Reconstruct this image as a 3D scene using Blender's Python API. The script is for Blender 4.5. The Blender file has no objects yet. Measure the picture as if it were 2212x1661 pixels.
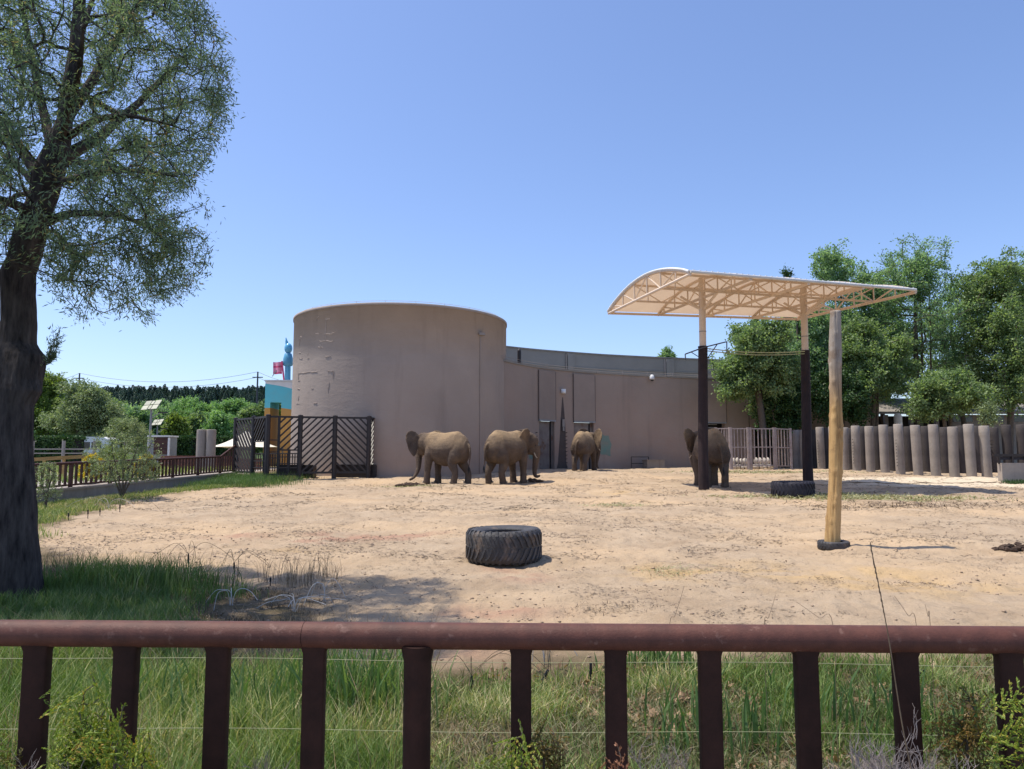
import bpy, bmesh, math, random
import numpy as np
from mathutils import Vector, Matrix
R = math.radians
rnd = random.Random(7)
rng = np.random.default_rng(7)
S = bpy.context.scene
COL = S.collection

# ---------------------------------------------------------------- camera, sky, sun, exposure
EYE = 1.6
F, CX, CY, PITCH = 1620.0, 1106.0, 830.5, R(5.6)
cam_d = bpy.data.cameras.new('camera'); cam = bpy.data.objects.new('camera', cam_d); COL.objects.link(cam)
cam.location = (0, 0, EYE); cam.rotation_euler = (R(90)+PITCH, 0, 0)
cam_d.sensor_width = 36; cam_d.lens = F/2212*36; cam_d.clip_end = 3000; cam_d.clip_start = 0.05
S.camera = cam
SUN_EL, SUN_BACK = R(68), R(8)
sun_dir = Vector((-math.cos(SUN_EL)*math.cos(SUN_BACK), math.cos(SUN_EL)*math.sin(SUN_BACK), math.sin(SUN_EL)))
W = bpy.data.worlds.new('World'); S.world = W; W.use_nodes = True
nt = W.node_tree; nt.nodes.clear()
sky = nt.nodes.new('ShaderNodeTexSky'); sky.sky_type = 'NISHITA'; sky.sun_disc = False
sky.sun_elevation = SUN_EL; sky.sun_rotation = R(-82); sky.altitude = 300; sky.air_density = 1.0; sky.dust_density = 1.3; sky.ozone_density = 2.5
bg = nt.nodes.new('ShaderNodeBackground'); bg.inputs['Strength'].default_value = 0.122
hs = nt.nodes.new('ShaderNodeMix'); hs.data_type = 'RGBA'; hs.blend_type = 'MULTIPLY'; hs.inputs[0].default_value = 1.0
hs.inputs[7].default_value = (.96, .985, 1.13, 1)
wo = nt.nodes.new('ShaderNodeOutputWorld')
nt.links.new(sky.outputs[0], hs.inputs[6]); nt.links.new(hs.outputs[2], bg.inputs[0]); nt.links.new(bg.outputs[0], wo.inputs[0])
sl = bpy.data.lights.new('sun', 'SUN'); sl.energy = 3.4; sl.angle = R(0.53); sl.color = (1.0, 0.92, 0.80)
sun = bpy.data.objects.new('sun', sl); COL.objects.link(sun); sun.rotation_euler = sun_dir.to_track_quat('Z', 'Y').to_euler()
S.view_settings.view_transform = 'Standard'; S.view_settings.look = 'None'
S.view_settings.exposure = 0.62; S.view_settings.gamma = 1.0; S.view_settings.use_curve_mapping = False
S.render.engine = 'CYCLES'

# ---------------------------------------------------------------- measuring helpers: from a place in the photo to a real point
_fw = Vector((0, math.cos(PITCH), math.sin(PITCH))); _up = Vector((0, -math.sin(PITCH), math.cos(PITCH)))
def ray(px, py):
    return _fw + Vector((1, 0, 0))*((px-CX)/F) + _up*((CY-py)/F)
def at(px, py, D):
    d = ray(px, py); return Vector((0, 0, EYE)) + d*(D/d.y)
def hx(px, D):                       # x of a column of the photo at depth D, near eye level
    return (px-CX)/F*math.cos(PITCH)*D

# ---------------------------------------------------------------- noise
_P = rng.integers(0, 1 << 30, size=4096)
def _h(ix, iy, s=0):
    n = (ix*374761393 + iy*668265263 + s*974634777) & 0x7fffffff
    n = ((n ^ (n >> 13))*1274126177) & 0x7fffffff
    return ((n ^ (n >> 16)) & 0xffff)/65535.0
def vnoise(x, y, s=0):
    x = np.asarray(x, float); y = np.asarray(y, float)
    ix = np.floor(x).astype(np.int64); iy = np.floor(y).astype(np.int64)
    fx = x-ix; fy = y-iy; fx = fx*fx*(3-2*fx); fy = fy*fy*(3-2*fy)
    a = _h(ix, iy, s); b = _h(ix+1, iy, s); c = _h(ix, iy+1, s); d = _h(ix+1, iy+1, s)
    return (a*(1-fx)+b*fx)*(1-fy)+(c*(1-fx)+d*fx)*fy - 0.5
def fbm(x, y, sc, o=4, s=0):
    r = 0; a = 1.0
    for i in range(o):
        r = r + a*vnoise(np.asarray(x)*sc+17.3*i, np.asarray(y)*sc-9.1*i, s+i); sc *= 2.03; a *= 0.5
    return r
def sstep(a, b, x):
    t = np.clip((np.asarray(x, float)-a)/(b-a), 0, 1); return t*t*(3-2*t)

def kerb_x(y): return -15.9+(np.asarray(y, float)-25)*0.06
def sand_x(y): return np.interp(y, [6, 10, 17, 26, 31, 36, 39], [-2.3, -5.8, -10.7, -13.1, -12.6, -11.4, -10.7])
def gz(x, y, fine=True):
    x = np.asarray(x, float); y = np.asarray(y, float)
    z = np.interp(y, [0, 14, 24, 30, 36, 40, 46, 60, 105, 150, 190, 250, 330, 1200], [0, 0, .10, .24, .33, .58, .82, .92, 1.1, 3.0, 8, 19.0, 21, 22])
    zp = np.interp(y, [0, 25, 40, 60, 105, 150, 190, 250, 330, 1200], [.1, .49, .81, 1.15, 1.3, 3.0, 8, 19.0, 21, 22])
    wl = 1-sstep(-.12, .05, x-kerb_x(y)); wf = 1-sstep(-11, -7, x)
    w = np.where(y < 41, wl, np.maximum(wl, wf*sstep(41, 50, y)))
    w = w*sstep(6, 12, y)
    und = 1-w*0.9
    z = z*(1-w)+zp*w
    right = sstep(-20, 60, x)*sstep(100, 180, y); z = z*(1-right*0.85)
    z = z + 0.14*np.exp(-((x-4.4)**2/9+(y-41.5)**2/5)) + 0.07*np.exp(-((x-6.9)**2/1.6+(y-14.1)**2/.5))
    z = z-.17*np.exp(-((x-kerb_x(y)-.6)/1.3)**2)*sstep(13, 18, y)*(1-sstep(35.5, 38, y))
    if fine:
        near = (1-sstep(60, 90, y))
        z = z + und*near*(0.10*fbm(x, y, .35, 3, 3) + 0.07*fbm(x, y, 1.5, 4, 9) + 0.075*np.abs(fbm(x, y, 3.2, 4, 21)))
    return z
def GZ(x, y): return float(gz(x, y))
def on(px, py, lo=3.0, hi=120.0):    # where the ray through a place in the photo meets the ground
    d = ray(px, py); o = Vector((0, 0, EYE)); t = lo
    while t < hi:
        p = o+d*t
        if p.z <= GZ(p.x, p.y): return Vector((p.x, p.y, GZ(p.x, p.y)))
        t += 0.02+t*0.003
    p = o+d*hi; return Vector((p.x, p.y, GZ(p.x, p.y)))

# ---------------------------------------------------------------- mesh builder
class MB:
    def __init__(s): s.v = []; s.f = []
    def add(s, vs, fs):
        n = len(s.v); s.v += [tuple(v) for v in vs]; s.f += [tuple(i+n for i in f) for f in fs]; return s
    def box(s, c, size, rz=0, M=None):
        x, y, z = size[0]/2, size[1]/2, size[2]/2
        vs = [Vector((a*x, b*y, d*z)) for d in (-1, 1) for b in (-1, 1) for a in (-1, 1)]
        m = M if M is not None else Matrix.Rotation(rz, 3, 'Z')
        return s.add([m @ v + Vector(c) for v in vs], [(0, 2, 3, 1), (4, 5, 7, 6), (0, 1, 5, 4), (2, 6, 7, 3), (0, 4, 6, 2), (1, 3, 7, 5)])
    def beam(s, a, b, w, h=None, up=(0, 0, 1)):
        a = Vector(a); b = Vector(b); h = h or w; d = (b-a); L = d.length
        if L < 1e-6: return s
        d /= L; u = Vector(up)
        if abs(d.dot(u)) > .98: u = Vector((0, 1, 0))
        r = d.cross(u).normalized(); u = r.cross(d)
        vs = [p+r*(i*w/2)+u*(j*h/2) for p in (a, b) for j in (-1, 1) for i in (-1, 1)]
        return s.add(vs, [(0, 1, 3, 2), (4, 6, 7, 5), (0, 4, 5, 1), (2, 3, 7, 6), (0, 2, 6, 4), (1, 5, 7, 3)])
    def tube(s, pts, rad, n=8, cap=True, jit=0.0):
        pts = [Vector(p) for p in pts]; m = len(pts)
        if not hasattr(rad, '__len__'): rad = [rad]*m
        base = len(s.v); ref = None
        for i, p in enumerate(pts):
            d = (pts[min(i+1, m-1)]-pts[max(i-1, 0)])
            d = d.normalized() if d.length > 1e-9 else Vector((0, 0, 1))
            if ref is None: ref = Vector((1, 0, 0)) if abs(d.x) < .8 else Vector((0, 1, 0))
            r = (ref-d*ref.dot(d)).normalized(); ref = r; u = d.cross(r)
            for k in range(n):
                a = 2*math.pi*k/n; q = rad[i]*(1+(rnd.uniform(-jit, jit) if jit else 0))
                s.v.append(tuple(p+r*(math.cos(a)*q)+u*(math.sin(a)*q)))
        for i in range(m-1):
            for k in range(n):
                a = base+i*n+k; b = base+i*n+(k+1) % n
                s.f.append((a, b, b+n, a+n))
        if cap:
            e = len(s.v); s.v += [s.v[base+k] for k in range(n)]+[s.v[base+(m-1)*n+k] for k in range(n)]
            s.f.append(tuple(e+k for k in range(n-1, -1, -1))); s.f.append(tuple(e+n+k for k in range(n)))
        return s
    def lathe(s, c, prof, n=24, sx=1, sy=1):
        c = Vector(c); base = len(s.v)
        for r, z in prof:
            for k in range(n):
                a = 2*math.pi*k/n; s.v.append((c.x+r*sx*math.cos(a), c.y+r*sy*math.sin(a), c.z+z))
        for i in range(len(prof)-1):
            for k in range(n):
                a = base+i*n+k; b = base+i*n+(k+1) % n
                s.f.append((a, b, b+n, a+n))
        e = len(s.v); m = len(prof); s.v += [s.v[base+k] for k in range(n)]+[s.v[base+(m-1)*n+k] for k in range(n)]
        s.f.append(tuple(e+k for k in range(n-1, -1, -1))); s.f.append(tuple(e+n+k for k in range(n)))
        return s
    def ell(s, c, r, n=12, m=8, M=None):
        c = Vector(c); vs = []; 
        for i in range(m+1):
            t = math.pi*i/m
            for k in range(n):
                a = 2*math.pi*k/n; v = Vector((r[0]*math.sin(t)*math.cos(a), r[1]*math.sin(t)*math.sin(a), r[2]*math.cos(t)))
                vs.append((M @ v if M is not None else v)+c)
        fs = [(i*n+k, (i+1)*n+k, (i+1)*n+(k+1) % n, i*n+(k+1) % n) for i in range(m) for k in range(n)]
        return s.add(vs, fs)

ORG = {}
def _mesh(name, verts, faces, mat, smooth):
    me = bpy.data.meshes.new(name); me.from_pydata(verts, [], faces); me.update()
    if mat: me.materials.append(mat)
    if smooth:
        me.polygons.foreach_set('use_smooth', [True]*len(me.polygons))
    return me
def link(name, me, parent=None, origin=None, local=False):
    o = bpy.data.objects.new(name, me); COL.objects.link(o)
    if parent is not None: o.parent = parent
    elif origin is not None: o.location = origin
    ORG[o.name] = Vector(ORG[parent.name]) if parent is not None else Vector(origin or (0, 0, 0))
    return o
def part(name, mb, mat, parent, smooth=False, label=None, stuff=False):
    og = ORG[parent.name]
    me = _mesh(name, [(v[0]-og.x, v[1]-og.y, v[2]-og.z) for v in mb.v], mb.f, mat, smooth)
    o = link(name, me, parent)
    if label: o['label'] = label
    if stuff: o['kind'] = 'stuff'
    return o
def thing(name, label, cat, loc=(0, 0, 0), group=None):
    o = bpy.data.objects.new(name, None); COL.objects.link(o); o.location = loc; o.empty_display_size = .2
    ORG[o.name] = Vector(loc); tag(o, label, cat, group); return o
def tag(o, label, cat=None, group=None, kind=None):
    if label: o['label'] = label
    if cat: o['category'] = cat
    if group: o['group'] = group
    if kind: o['kind'] = kind
    return o
def solo(name, mb, mat, origin, label, cat, group=None, smooth=False, kind=None):
    og = Vector(origin)
    me = _mesh(name, [(v[0]-og.x, v[1]-og.y, v[2]-og.z) for v in mb.v], mb.f, mat, smooth)
    o = link(name, me, None, og); return tag(o, label, cat, group, kind)
def struct(name, mb, mat, smooth=False, label=None):
    me = _mesh(name, mb.v, mb.f, mat, smooth); o = link(name, me); o['kind'] = 'structure'
    if label: o['label'] = label
    return o
def copy_tree(o, loc, rz=0, scale=None, label=None, group=None):
    c = o.copy(); COL.objects.link(c); c.location = loc; c.rotation_euler[2] = rz
    if scale: c.scale = (scale, scale, scale) if not hasattr(scale, '__len__') else scale
    if label: c['label'] = label
    if group: c['group'] = group
    for ch in o.children:
        d = ch.copy(); COL.objects.link(d); d.parent = c
        for g in ch.children:
            e = g.copy(); COL.objects.link(e); e.parent = d
    return c
def npmesh(name, V, Fq, k, mat, attr=None, smooth=False, attr2=None):
    """V (n,3), Fq (m,k) index array, all faces k-sided"""
    me = bpy.data.meshes.new(name); V = np.ascontiguousarray(V, np.float32); Fq = np.ascontiguousarray(Fq, np.int32)
    me.vertices.add(len(V)); me.vertices.foreach_set('co', V.ravel())
    me.loops.add(Fq.size); me.loops.foreach_set('vertex_index', Fq.ravel())
    me.polygons.add(len(Fq)); me.polygons.foreach_set('loop_start', np.arange(0, Fq.size, k, dtype=np.int32))
    me.polygons.foreach_set('use_smooth', np.full(len(Fq), smooth))
    for nm, A in ((('v', attr),) if attr2 is None else (('v', attr),)+tuple(attr2.items())):
        if A is not None:
            at_ = me.attributes.new(nm, 'FLOAT', 'POINT'); at_.data.foreach_set('value', np.ascontiguousarray(A, np.float32))
    me.update(calc_edges=True)
    if mat: me.materials.append(mat)
    return me

# ---------------------------------------------------------------- materials
def _new(name):
    m = bpy.data.materials.new(name); m.use_nodes = True; t = m.node_tree; t.nodes.clear()
    o = t.nodes.new('ShaderNodeOutputMaterial'); b = t.nodes.new('ShaderNodeBsdfPrincipled'); t.links.new(b.outputs[0], o.inputs[0])
    return m, t, b, o
def N(t, kind, **kw):
    n = t.nodes.new(kind)
    for k, v in kw.items(): setattr(n, k, v)
    return n
def noise(t, vec, sc, det=5, rough=.6, stretch=None):
    if stretch:
        mp = N(t, 'ShaderNodeMapping'); mp.inputs['Scale'].default_value = stretch; t.links.new(vec, mp.inputs[0]); vec = mp.outputs[0]
    n = N(t, 'ShaderNodeTexNoise'); n.inputs['Scale'].default_value = sc; n.inputs['Detail'].default_value = det; n.inputs['Roughness'].default_value = rough
    t.links.new(vec, n.inputs['Vector']); return n.outputs[0]
def ramp(t, fac, stops):
    r = N(t, 'ShaderNodeValToRGB'); t.links.new(fac, r.inputs[0]); e = r.color_ramp.elements
    while len(e) < len(stops): e.new(0.5)
    for i, (p, c) in enumerate(stops):
        e[i].position = p; e[i].color = (c[0], c[1], c[2], 1) if hasattr(c, '__len__') else (c, c, c, 1)
    return r.outputs[0]
def mixc(t, fac, a, b, mode='MIX'):
    m = N(t, 'ShaderNodeMix', data_type='RGBA', blend_type=mode)
    for s, i in ((fac, 0), (a, 6), (b, 7)):
        if hasattr(s, 'is_linked') or hasattr(s, 'links'): t.links.new(s, m.inputs[i])
        else: m.inputs[i].default_value = (s[0], s[1], s[2], 1) if hasattr(s, '__len__') else s
    return m.outputs[2]
def mat(name, c, c2=None, rough=.85, sc=4, bump=.15, bsc=30, metal=0, stain=None, stretch=None, streak=None, spec=.3):
    m, t, b, o = _new(name); tc = N(t, 'ShaderNodeTexCoord'); v = tc.outputs['Object']
    c2 = c2 or tuple(x*.7 for x in c)
    col = ramp(t, noise(t, v, sc, 6, .65, stretch), [(.3, c2), (.7, c)])
    if stain:
        col = mixc(t, ramp(t, noise(t, v, stain[1], 4), [(stain[2], 0), (stain[2]+.12, 1)]), col, stain[0])
    if streak:
        col = mixc(t, ramp(t, noise(t, v, streak[1], 5, .6, (1, 1, .07)), [(.52, 0), (.72, streak[2])]), col, streak[0])
    oi = N(t, 'ShaderNodeObjectInfo'); col = mixc(t, 1.0, col, ramp(t, oi.outputs['Random'], [(0, .84), (1, 1.1)]), 'MULTIPLY')
    t.links.new(col, b.inputs['Base Color']); b.inputs['Roughness'].default_value = rough; b.inputs['Metallic'].default_value = metal
    b.inputs['Specular IOR Level'].default_value = spec
    bp = N(t, 'ShaderNodeBump'); bp.inputs['Strength'].default_value = bump; bp.inputs['Distance'].default_value = .03
    t.links.new(noise(t, v, bsc, 8, .7, stretch), bp.inputs['Height']); t.links.new(bp.outputs[0], b.inputs['Normal'])
    return m
def leafmat(name, stops, trans=.35, rough=.55):
    m, t, b, o = _new(name); a = N(t, 'ShaderNodeAttribute', attribute_name='v')
    col = ramp(t, a.outputs['Fac'], stops)
    t.links.new(col, b.inputs['Base Color']); b.inputs['Roughness'].default_value = rough; b.inputs['Specular IOR Level'].default_value = .35
    tr = N(t, 'ShaderNodeBsdfTranslucent'); t.links.new(mixc(t, 1.0, col, (1.15, 1.25, .6), 'MULTIPLY'), tr.inputs[0])
    mx = N(t, 'ShaderNodeMixShader'); mx.inputs[0].default_value = trans
    t.links.new(b.outputs[0], mx.inputs[1]); t.links.new(tr.outputs[0], mx.inputs[2]); t.links.new(mx.outputs[0], o.inputs[0])
    return m
def ground_mat():
    m, t, b, o = _new('sand_and_soil'); tc = N(t, 'ShaderNodeTexCoord'); v = tc.outputs['Object']
    A = lambda n: N(t, 'ShaderNodeAttribute', attribute_name=n).outputs['Fac']
    base = ramp(t, noise(t, v, .9, 8, .7), [(.30, (.33, .243, .158)), (.5, (.405, .308, .208)), (.72, (.455, .358, .25))])
    base = mixc(t, ramp(t, noise(t, v, 9, 6, .75), [(.54, 0), (.70, .35)]), base, (.36, .25, .17))
    base = mixc(t, ramp(t, noise(t, v, .22, 4, .5), [(.46, 0), (.66, .55)]), base, (.58, .41, .24))
    base = mixc(t, ramp(t, noise(t, v, 55, 3, .6), [(.62, 0), (.72, .5)]), base, (.28, .19, .12))
    base = mixc(t, A('red'), base, (.38, .22, .15)); base = mixc(t, A('yel'), base, (.56, .37, .15)); base = mixc(t, A('pale'), base, (.66, .56, .41))
    soil = ramp(t, noise(t, v, 3, 8, .7), [(.3, (.08, .07, .035)), (.55, (.16, .12, .07)), (.75, (.28, .20, .135))])
    base = mixc(t, A('soil'), base, soil)
    far = ramp(t, noise(t, v, .3, 6, .7), [(.3, (.03, .05, .015)), (.7, (.09, .13, .04))])
    base = mixc(t, A('far'), base, far)
    pav = ramp(t, noise(t, v, 1.2, 6, .7), [(.3, (.36, .32, .28)), (.7, (.50, .45, .40))])
    base = mixc(t, A('pave'), base, pav)
    t.links.new(base, b.inputs['Base Color']); b.inputs['Roughness'].default_value = .95; b.inputs['Specular IOR Level'].default_value = .15
    b1 = N(t, 'ShaderNodeBump'); b1.inputs['Strength'].default_value = .85; b1.inputs['Distance'].default_value = .06
    t.links.new(noise(t, v, 7, 10, .72), b1.inputs['Height'])
    b2 = N(t, 'ShaderNodeBump'); b2.inputs['Strength'].default_value = .4; b2.inputs['Distance'].default_value = .25
    t.links.new(noise(t, v, 1.6, 4, .6), b2.inputs['Height']); t.links.new(b2.outputs[0], b1.inputs['Normal'])
    t.links.new(b1.outputs[0], b.inputs['Normal']); return m
def wall_mat(name, hi, lo, warm):
    m, t, b, o = _new(name); tc = N(t, 'ShaderNodeTexCoord'); v = tc.outputs['Object']
    col = ramp(t, noise(t, v, .35, 6, .6), [(.3, lo), (.7, hi)])
    sep = N(t, 'ShaderNodeSeparateXYZ'); t.links.new(v, sep.inputs[0])
    mr = N(t, 'ShaderNodeMapRange'); mr.inputs[1].default_value = .3; mr.inputs[2].default_value = 6.5; mr.inputs[3].default_value = 1; mr.inputs[4].default_value = 0
    t.links.new(sep.outputs[2], mr.inputs[0])
    ma = N(t, 'ShaderNodeMath', operation='MULTIPLY'); t.links.new(mr.outputs[0], ma.inputs[0]); t.links.new(ramp(t, noise(t, v, .25, 5, .7), [(.35, .1), (.65, 1)]), ma.inputs[1])
    col = mixc(t, ma.outputs[0], col, warm)                     # red dust rubbed and splashed up the plaster
    col = mixc(t, ramp(t, noise(t, v, 1.1, 5, .6, (1, 1, .12)), [(.55, 0), (.75, .38)]), col, tuple(x*.6 for x in lo))
    col = mixc(t, ramp(t, noise(t, v, 14, 4, .7), [(.6, 0), (.72, .3)]), col, tuple(x*.72 for x in lo))
    t.links.new(col, b.inputs['Base Color']); b.inputs['Roughness'].default_value = .93; b.inputs['Specular IOR Level'].default_value = .2
    b1 = N(t, 'ShaderNodeBump'); b1.inputs['Strength'].default_value = .5; b1.inputs['Distance'].default_value = .05
    t.links.new(noise(t, v, 1.6, 9, .68, (1, 1, 2.2)), b1.inputs['Height'])
    t.links.new(b1.outputs[0], b.inputs['Normal']); return m
M = {}
M['ground'] = ground_mat()
M['tower'] = wall_mat('tower_plaster', (.385, .32, .27), (.32, .267, .228), (.35, .26, .208))
M['wall'] = wall_mat('wall_plaster', (.345, .275, .228), (.29, .234, .195), (.325, .215, .168))
M['upper'] = wall_mat('upper_wall_concrete', (.30, .28, .25), (.25, .235, .21), (.26, .235, .205))
M['door'] = mat('worn_door_plate', (.25, .22, .20), (.14, .11, .10), sc=1.3, bump=.3, bsc=8, stain=((.16, .09, .06), 1.6, .55))
M['panel'] = mat('shutter_panel', (.31, .25, .21), (.262, .21, .178), sc=.8, bump=.15, bsc=10)
M['stain'] = mat('damp_stain', (.10, .08, .075), (.075, .06, .055), sc=2, bump=.2)
M['green'] = mat('green_wall_paint', (.13, .25, .21), (.24, .22, .18), sc=1.8, bump=.2)
M['iron'] = mat('dark_brown_iron', (.026, .017, .016), (.016, .011, .011), rough=.5, sc=6, bump=.1, spec=.5)
M['rail'] = mat('maroon_painted_steel', (.135, .050, .033), (.080, .030, .021), rough=.6, sc=22, bump=.18, bsc=200, spec=.35, stain=((.19, .10, .075), 38, .60), streak=((.05, .02, .015), 9, .6))
M['post'] = mat('brown_painted_steel', (.055, .024, .017), (.024, .012, .009), rough=.75, sc=11, bump=.12, bsc=80, spec=.2, stain=((.05, .02, .013), 6, .62))
M['railfar'] = mat('brown_rail_paint', (.085, .036, .028), (.055, .026, .022), rough=.6, sc=5)
M['conc'] = mat('grey_concrete', (.30, .275, .25), (.21, .19, .175), sc=1.5, bump=.3, bsc=18, streak=((.16, .14, .13), 2.5, .6))
M['conc_pale'] = mat('pale_concrete', (.38, .33, .285), (.28, .245, .215), sc=1.5, bump=.2, bsc=18, streak=((.25, .21, .19), 2.5, .5))
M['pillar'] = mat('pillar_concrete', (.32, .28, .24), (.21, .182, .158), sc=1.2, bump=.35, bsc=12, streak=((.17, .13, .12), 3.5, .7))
M['pillar_back'] = mat('shaded_pillar_concrete', (.085, .072, .066), (.045, .038, .036), sc=1.2, bump=.35, bsc=12, streak=((.05, .04, .04), 3.5, .7))  # back row: shade under the trees put into a darker copy of the concrete
M['gatebar'] = mat('pale_gate_steel', (.40, .35, .335), (.26, .20, .18), rough=.6, sc=4, metal=.1)
M['cream'] = mat('cream_painted_steel', (.74, .60, .46), (.64, .51, .39), rough=.5, sc=3, bump=.05)
M['rubber'] = mat('worn_rubber', (.085, .083, .085), (.035, .034, .036), rough=.6, sc=5, bump=.5, bsc=25, stain=((.17, .13, .10), 4, .56), spec=.4)
M['rubber2'] = mat('dark_rubber', (.035, .034, .045), (.022, .021, .03), rough=.65, sc=5, bump=.5, bsc=25)  # bluish dark tone: shelter shade on the far tyre put into the colour
M['wrap'] = mat('dark_post_padding', (.036, .022, .022), (.020, .013, .014), rough=.8, sc=2.5, bump=.4, bsc=14, streak=((.08, .055, .05), 5, .6))
M['bark'] = mat('dark_furrowed_bark', (.12, .10, .09), (.016, .013, .014), rough=.95, sc=13, bump=1.0, bsc=13, stretch=(1, 1, .22))
M['bark2'] = mat('grey_bark', (.16, .13, .10), (.08, .065, .05), rough=.95, sc=9, bump=.7, bsc=20)
M['white'] = mat('white_paint', (.78, .78, .76), (.66, .66, .64), rough=.4, bump=.03)
M['black'] = mat('black_plastic', (.02, .02, .022), rough=.5)
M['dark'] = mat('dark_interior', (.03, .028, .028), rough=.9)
M['wood_y'] = mat('yellow_timber', (.46, .30, .12), (.32, .19, .07), sc=5, bump=.3, stretch=(.2, 1, 1))
M['redbrick'] = mat('red_brown_board', (.22, .10, .07), (.14, .065, .05), sc=3, bump=.3)
M['dung'] = mat('dry_dung', (.10, .065, .045), (.05, .032, .022), sc=12, bump=1, bsc=30)
M['stem'] = mat('dry_stem', (.22, .16, .10), (.14, .10, .06), sc=20)
M['greytwig'] = mat('grey_dead_twig', (.36, .31, .29), (.18, .15, .14), sc=30, bump=.2)
M['wire'] = mat('pale_wire', (.42, .42, .22), (.34, .34, .18), rough=.5)
M['wirew'] = mat('white_wire', (.62, .60, .56), (.5, .48, .45), rough=.5)
M['cable'] = mat('dark_cable', (.10, .10, .11), rough=.5)
M['glass'] = mat('dark_glass', (.03, .035, .04), rough=.08, bump=0, spec=.7)
M['tusk'] = mat('ivory', (.55, .48, .38), (.42, .35, .27), rough=.5)
# ---------------------------------------------------------------- special materials
def elephant_mat():
    m, t, b, o = _new('elephant_skin'); tc = N(t, 'ShaderNodeTexCoord'); v = tc.outputs['Object']
    base = ramp(t, noise(t, v, 2.2, 7, .65), [(.32, (.072, .052, .041)), (.68, (.135, .097, .07))])
    A = N(t, 'ShaderNodeAttribute', attribute_name='v').outputs['Fac']      # dust on the back, with the sunlight there put into the colour too
    base = mixc(t, A, base, (.36, .25, .14))
    vo = N(t, 'ShaderNodeTexVoronoi', feature='DISTANCE_TO_EDGE'); vo.inputs['Scale'].default_value = 24
    mp = N(t, 'ShaderNodeMapping'); mp.inputs['Scale'].default_value = (1, 1, .7); mp.inputs['Rotation'].default_value = (0, .5, 0)
    t.links.new(v, mp.inputs[0]); t.links.new(mp.outputs[0], vo.inputs['Vector'])
    crk = ramp(t, vo.outputs['Distance'], [(0, .7), (.12, 1)])
    base = mixc(t, 1.0, base, crk, 'MULTIPLY')
    t.links.new(base, b.inputs['Base Color']); b.inputs['Roughness'].default_value = .85; b.inputs['Specular IOR Level'].default_value = .25
    b1 = N(t, 'ShaderNodeBump'); b1.inputs['Strength'].default_value = .45; b1.inputs['Distance'].default_value = .03
    t.links.new(crk, b1.inputs['Height'])
    b2 = N(t, 'ShaderNodeBump'); b2.inputs['Strength'].default_value = .3; b2.inputs['Distance'].default_value = .06
    t.links.new(noise(t, v, 6, 6, .6, (1, 1, .5)), b2.inputs['Height']); t.links.new(b2.outputs[0], b1.inputs['Normal'])
    t.links.new(b1.outputs[0], b.inputs['Normal']); return m
M['eleph'] = elephant_mat()
def membrane_mat():
    m, t, b, o = _new('cream_membrane'); tc = N(t, 'ShaderNodeTexCoord'); v = tc.outputs['Object']
    col = ramp(t, noise(t, v, .8, 5, .6), [(.3, (.62, .53, .43)), (.7, (.72, .64, .54))])
    t.links.new(col, b.inputs['Base Color']); b.inputs['Roughness'].default_value = .5
    tr = N(t, 'ShaderNodeBsdfTranslucent'); tr.inputs[0].default_value = (.82, .62, .44, 1)
    mx = N(t, 'ShaderNodeMixShader'); mx.inputs[0].default_value = .22
    t.links.new(b.outputs[0], mx.inputs[1]); t.links.new(tr.outputs[0], mx.inputs[2]); t.links.new(mx.outputs[0], o.inputs[0]); return m
M['membrane'] = membrane_mat()
def log_mat():
    m, t, b, o = _new('peeled_log'); tc = N(t, 'ShaderNodeTexCoord'); v = tc.outputs['Object']
    c = ramp(t, noise(t, v, 7, 7, .7, (1, 1, .08)), [(.33, (.20, .115, .05)), (.5, (.46, .29, .12)), (.75, (.60, .41, .19))])
    g = ramp(t, noise(t, v, 7, 7, .7, (1, 1, .08)), [(.3, (.24, .20, .16)), (.7, (.46, .40, .33))])
    sep = N(t, 'ShaderNodeSeparateXYZ'); t.links.new(v, sep.inputs[0])
    mr = N(t, 'ShaderNodeMapRange'); mr.inputs[1].default_value = 2.5; mr.inputs[2].default_value = 3.4; t.links.new(sep.outputs[2], mr.inputs[0])
    c = mixc(t, mr.outputs[0], c, g)
    c = mixc(t, ramp(t, noise(t, v, 2.5, 5, .7), [(.54, 0), (.66, .6)]), c, (.17, .10, .05))
    t.links.new(c, b.inputs['Base Color']); b.inputs['Roughness'].default_value = .8; b.inputs['Specular IOR Level'].default_value = .25
    b1 = N(t, 'ShaderNodeBump'); b1.inputs['Strength'].default_value = .6; b1.inputs['Distance'].default_value = .03
    t.links.new(noise(t, v, 14, 8, .7, (1, 1, .08)), b1.inputs['Height']); t.links.new(b1.outputs[0], b.inputs['Normal']); return m
M['log'] = log_mat()
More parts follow.
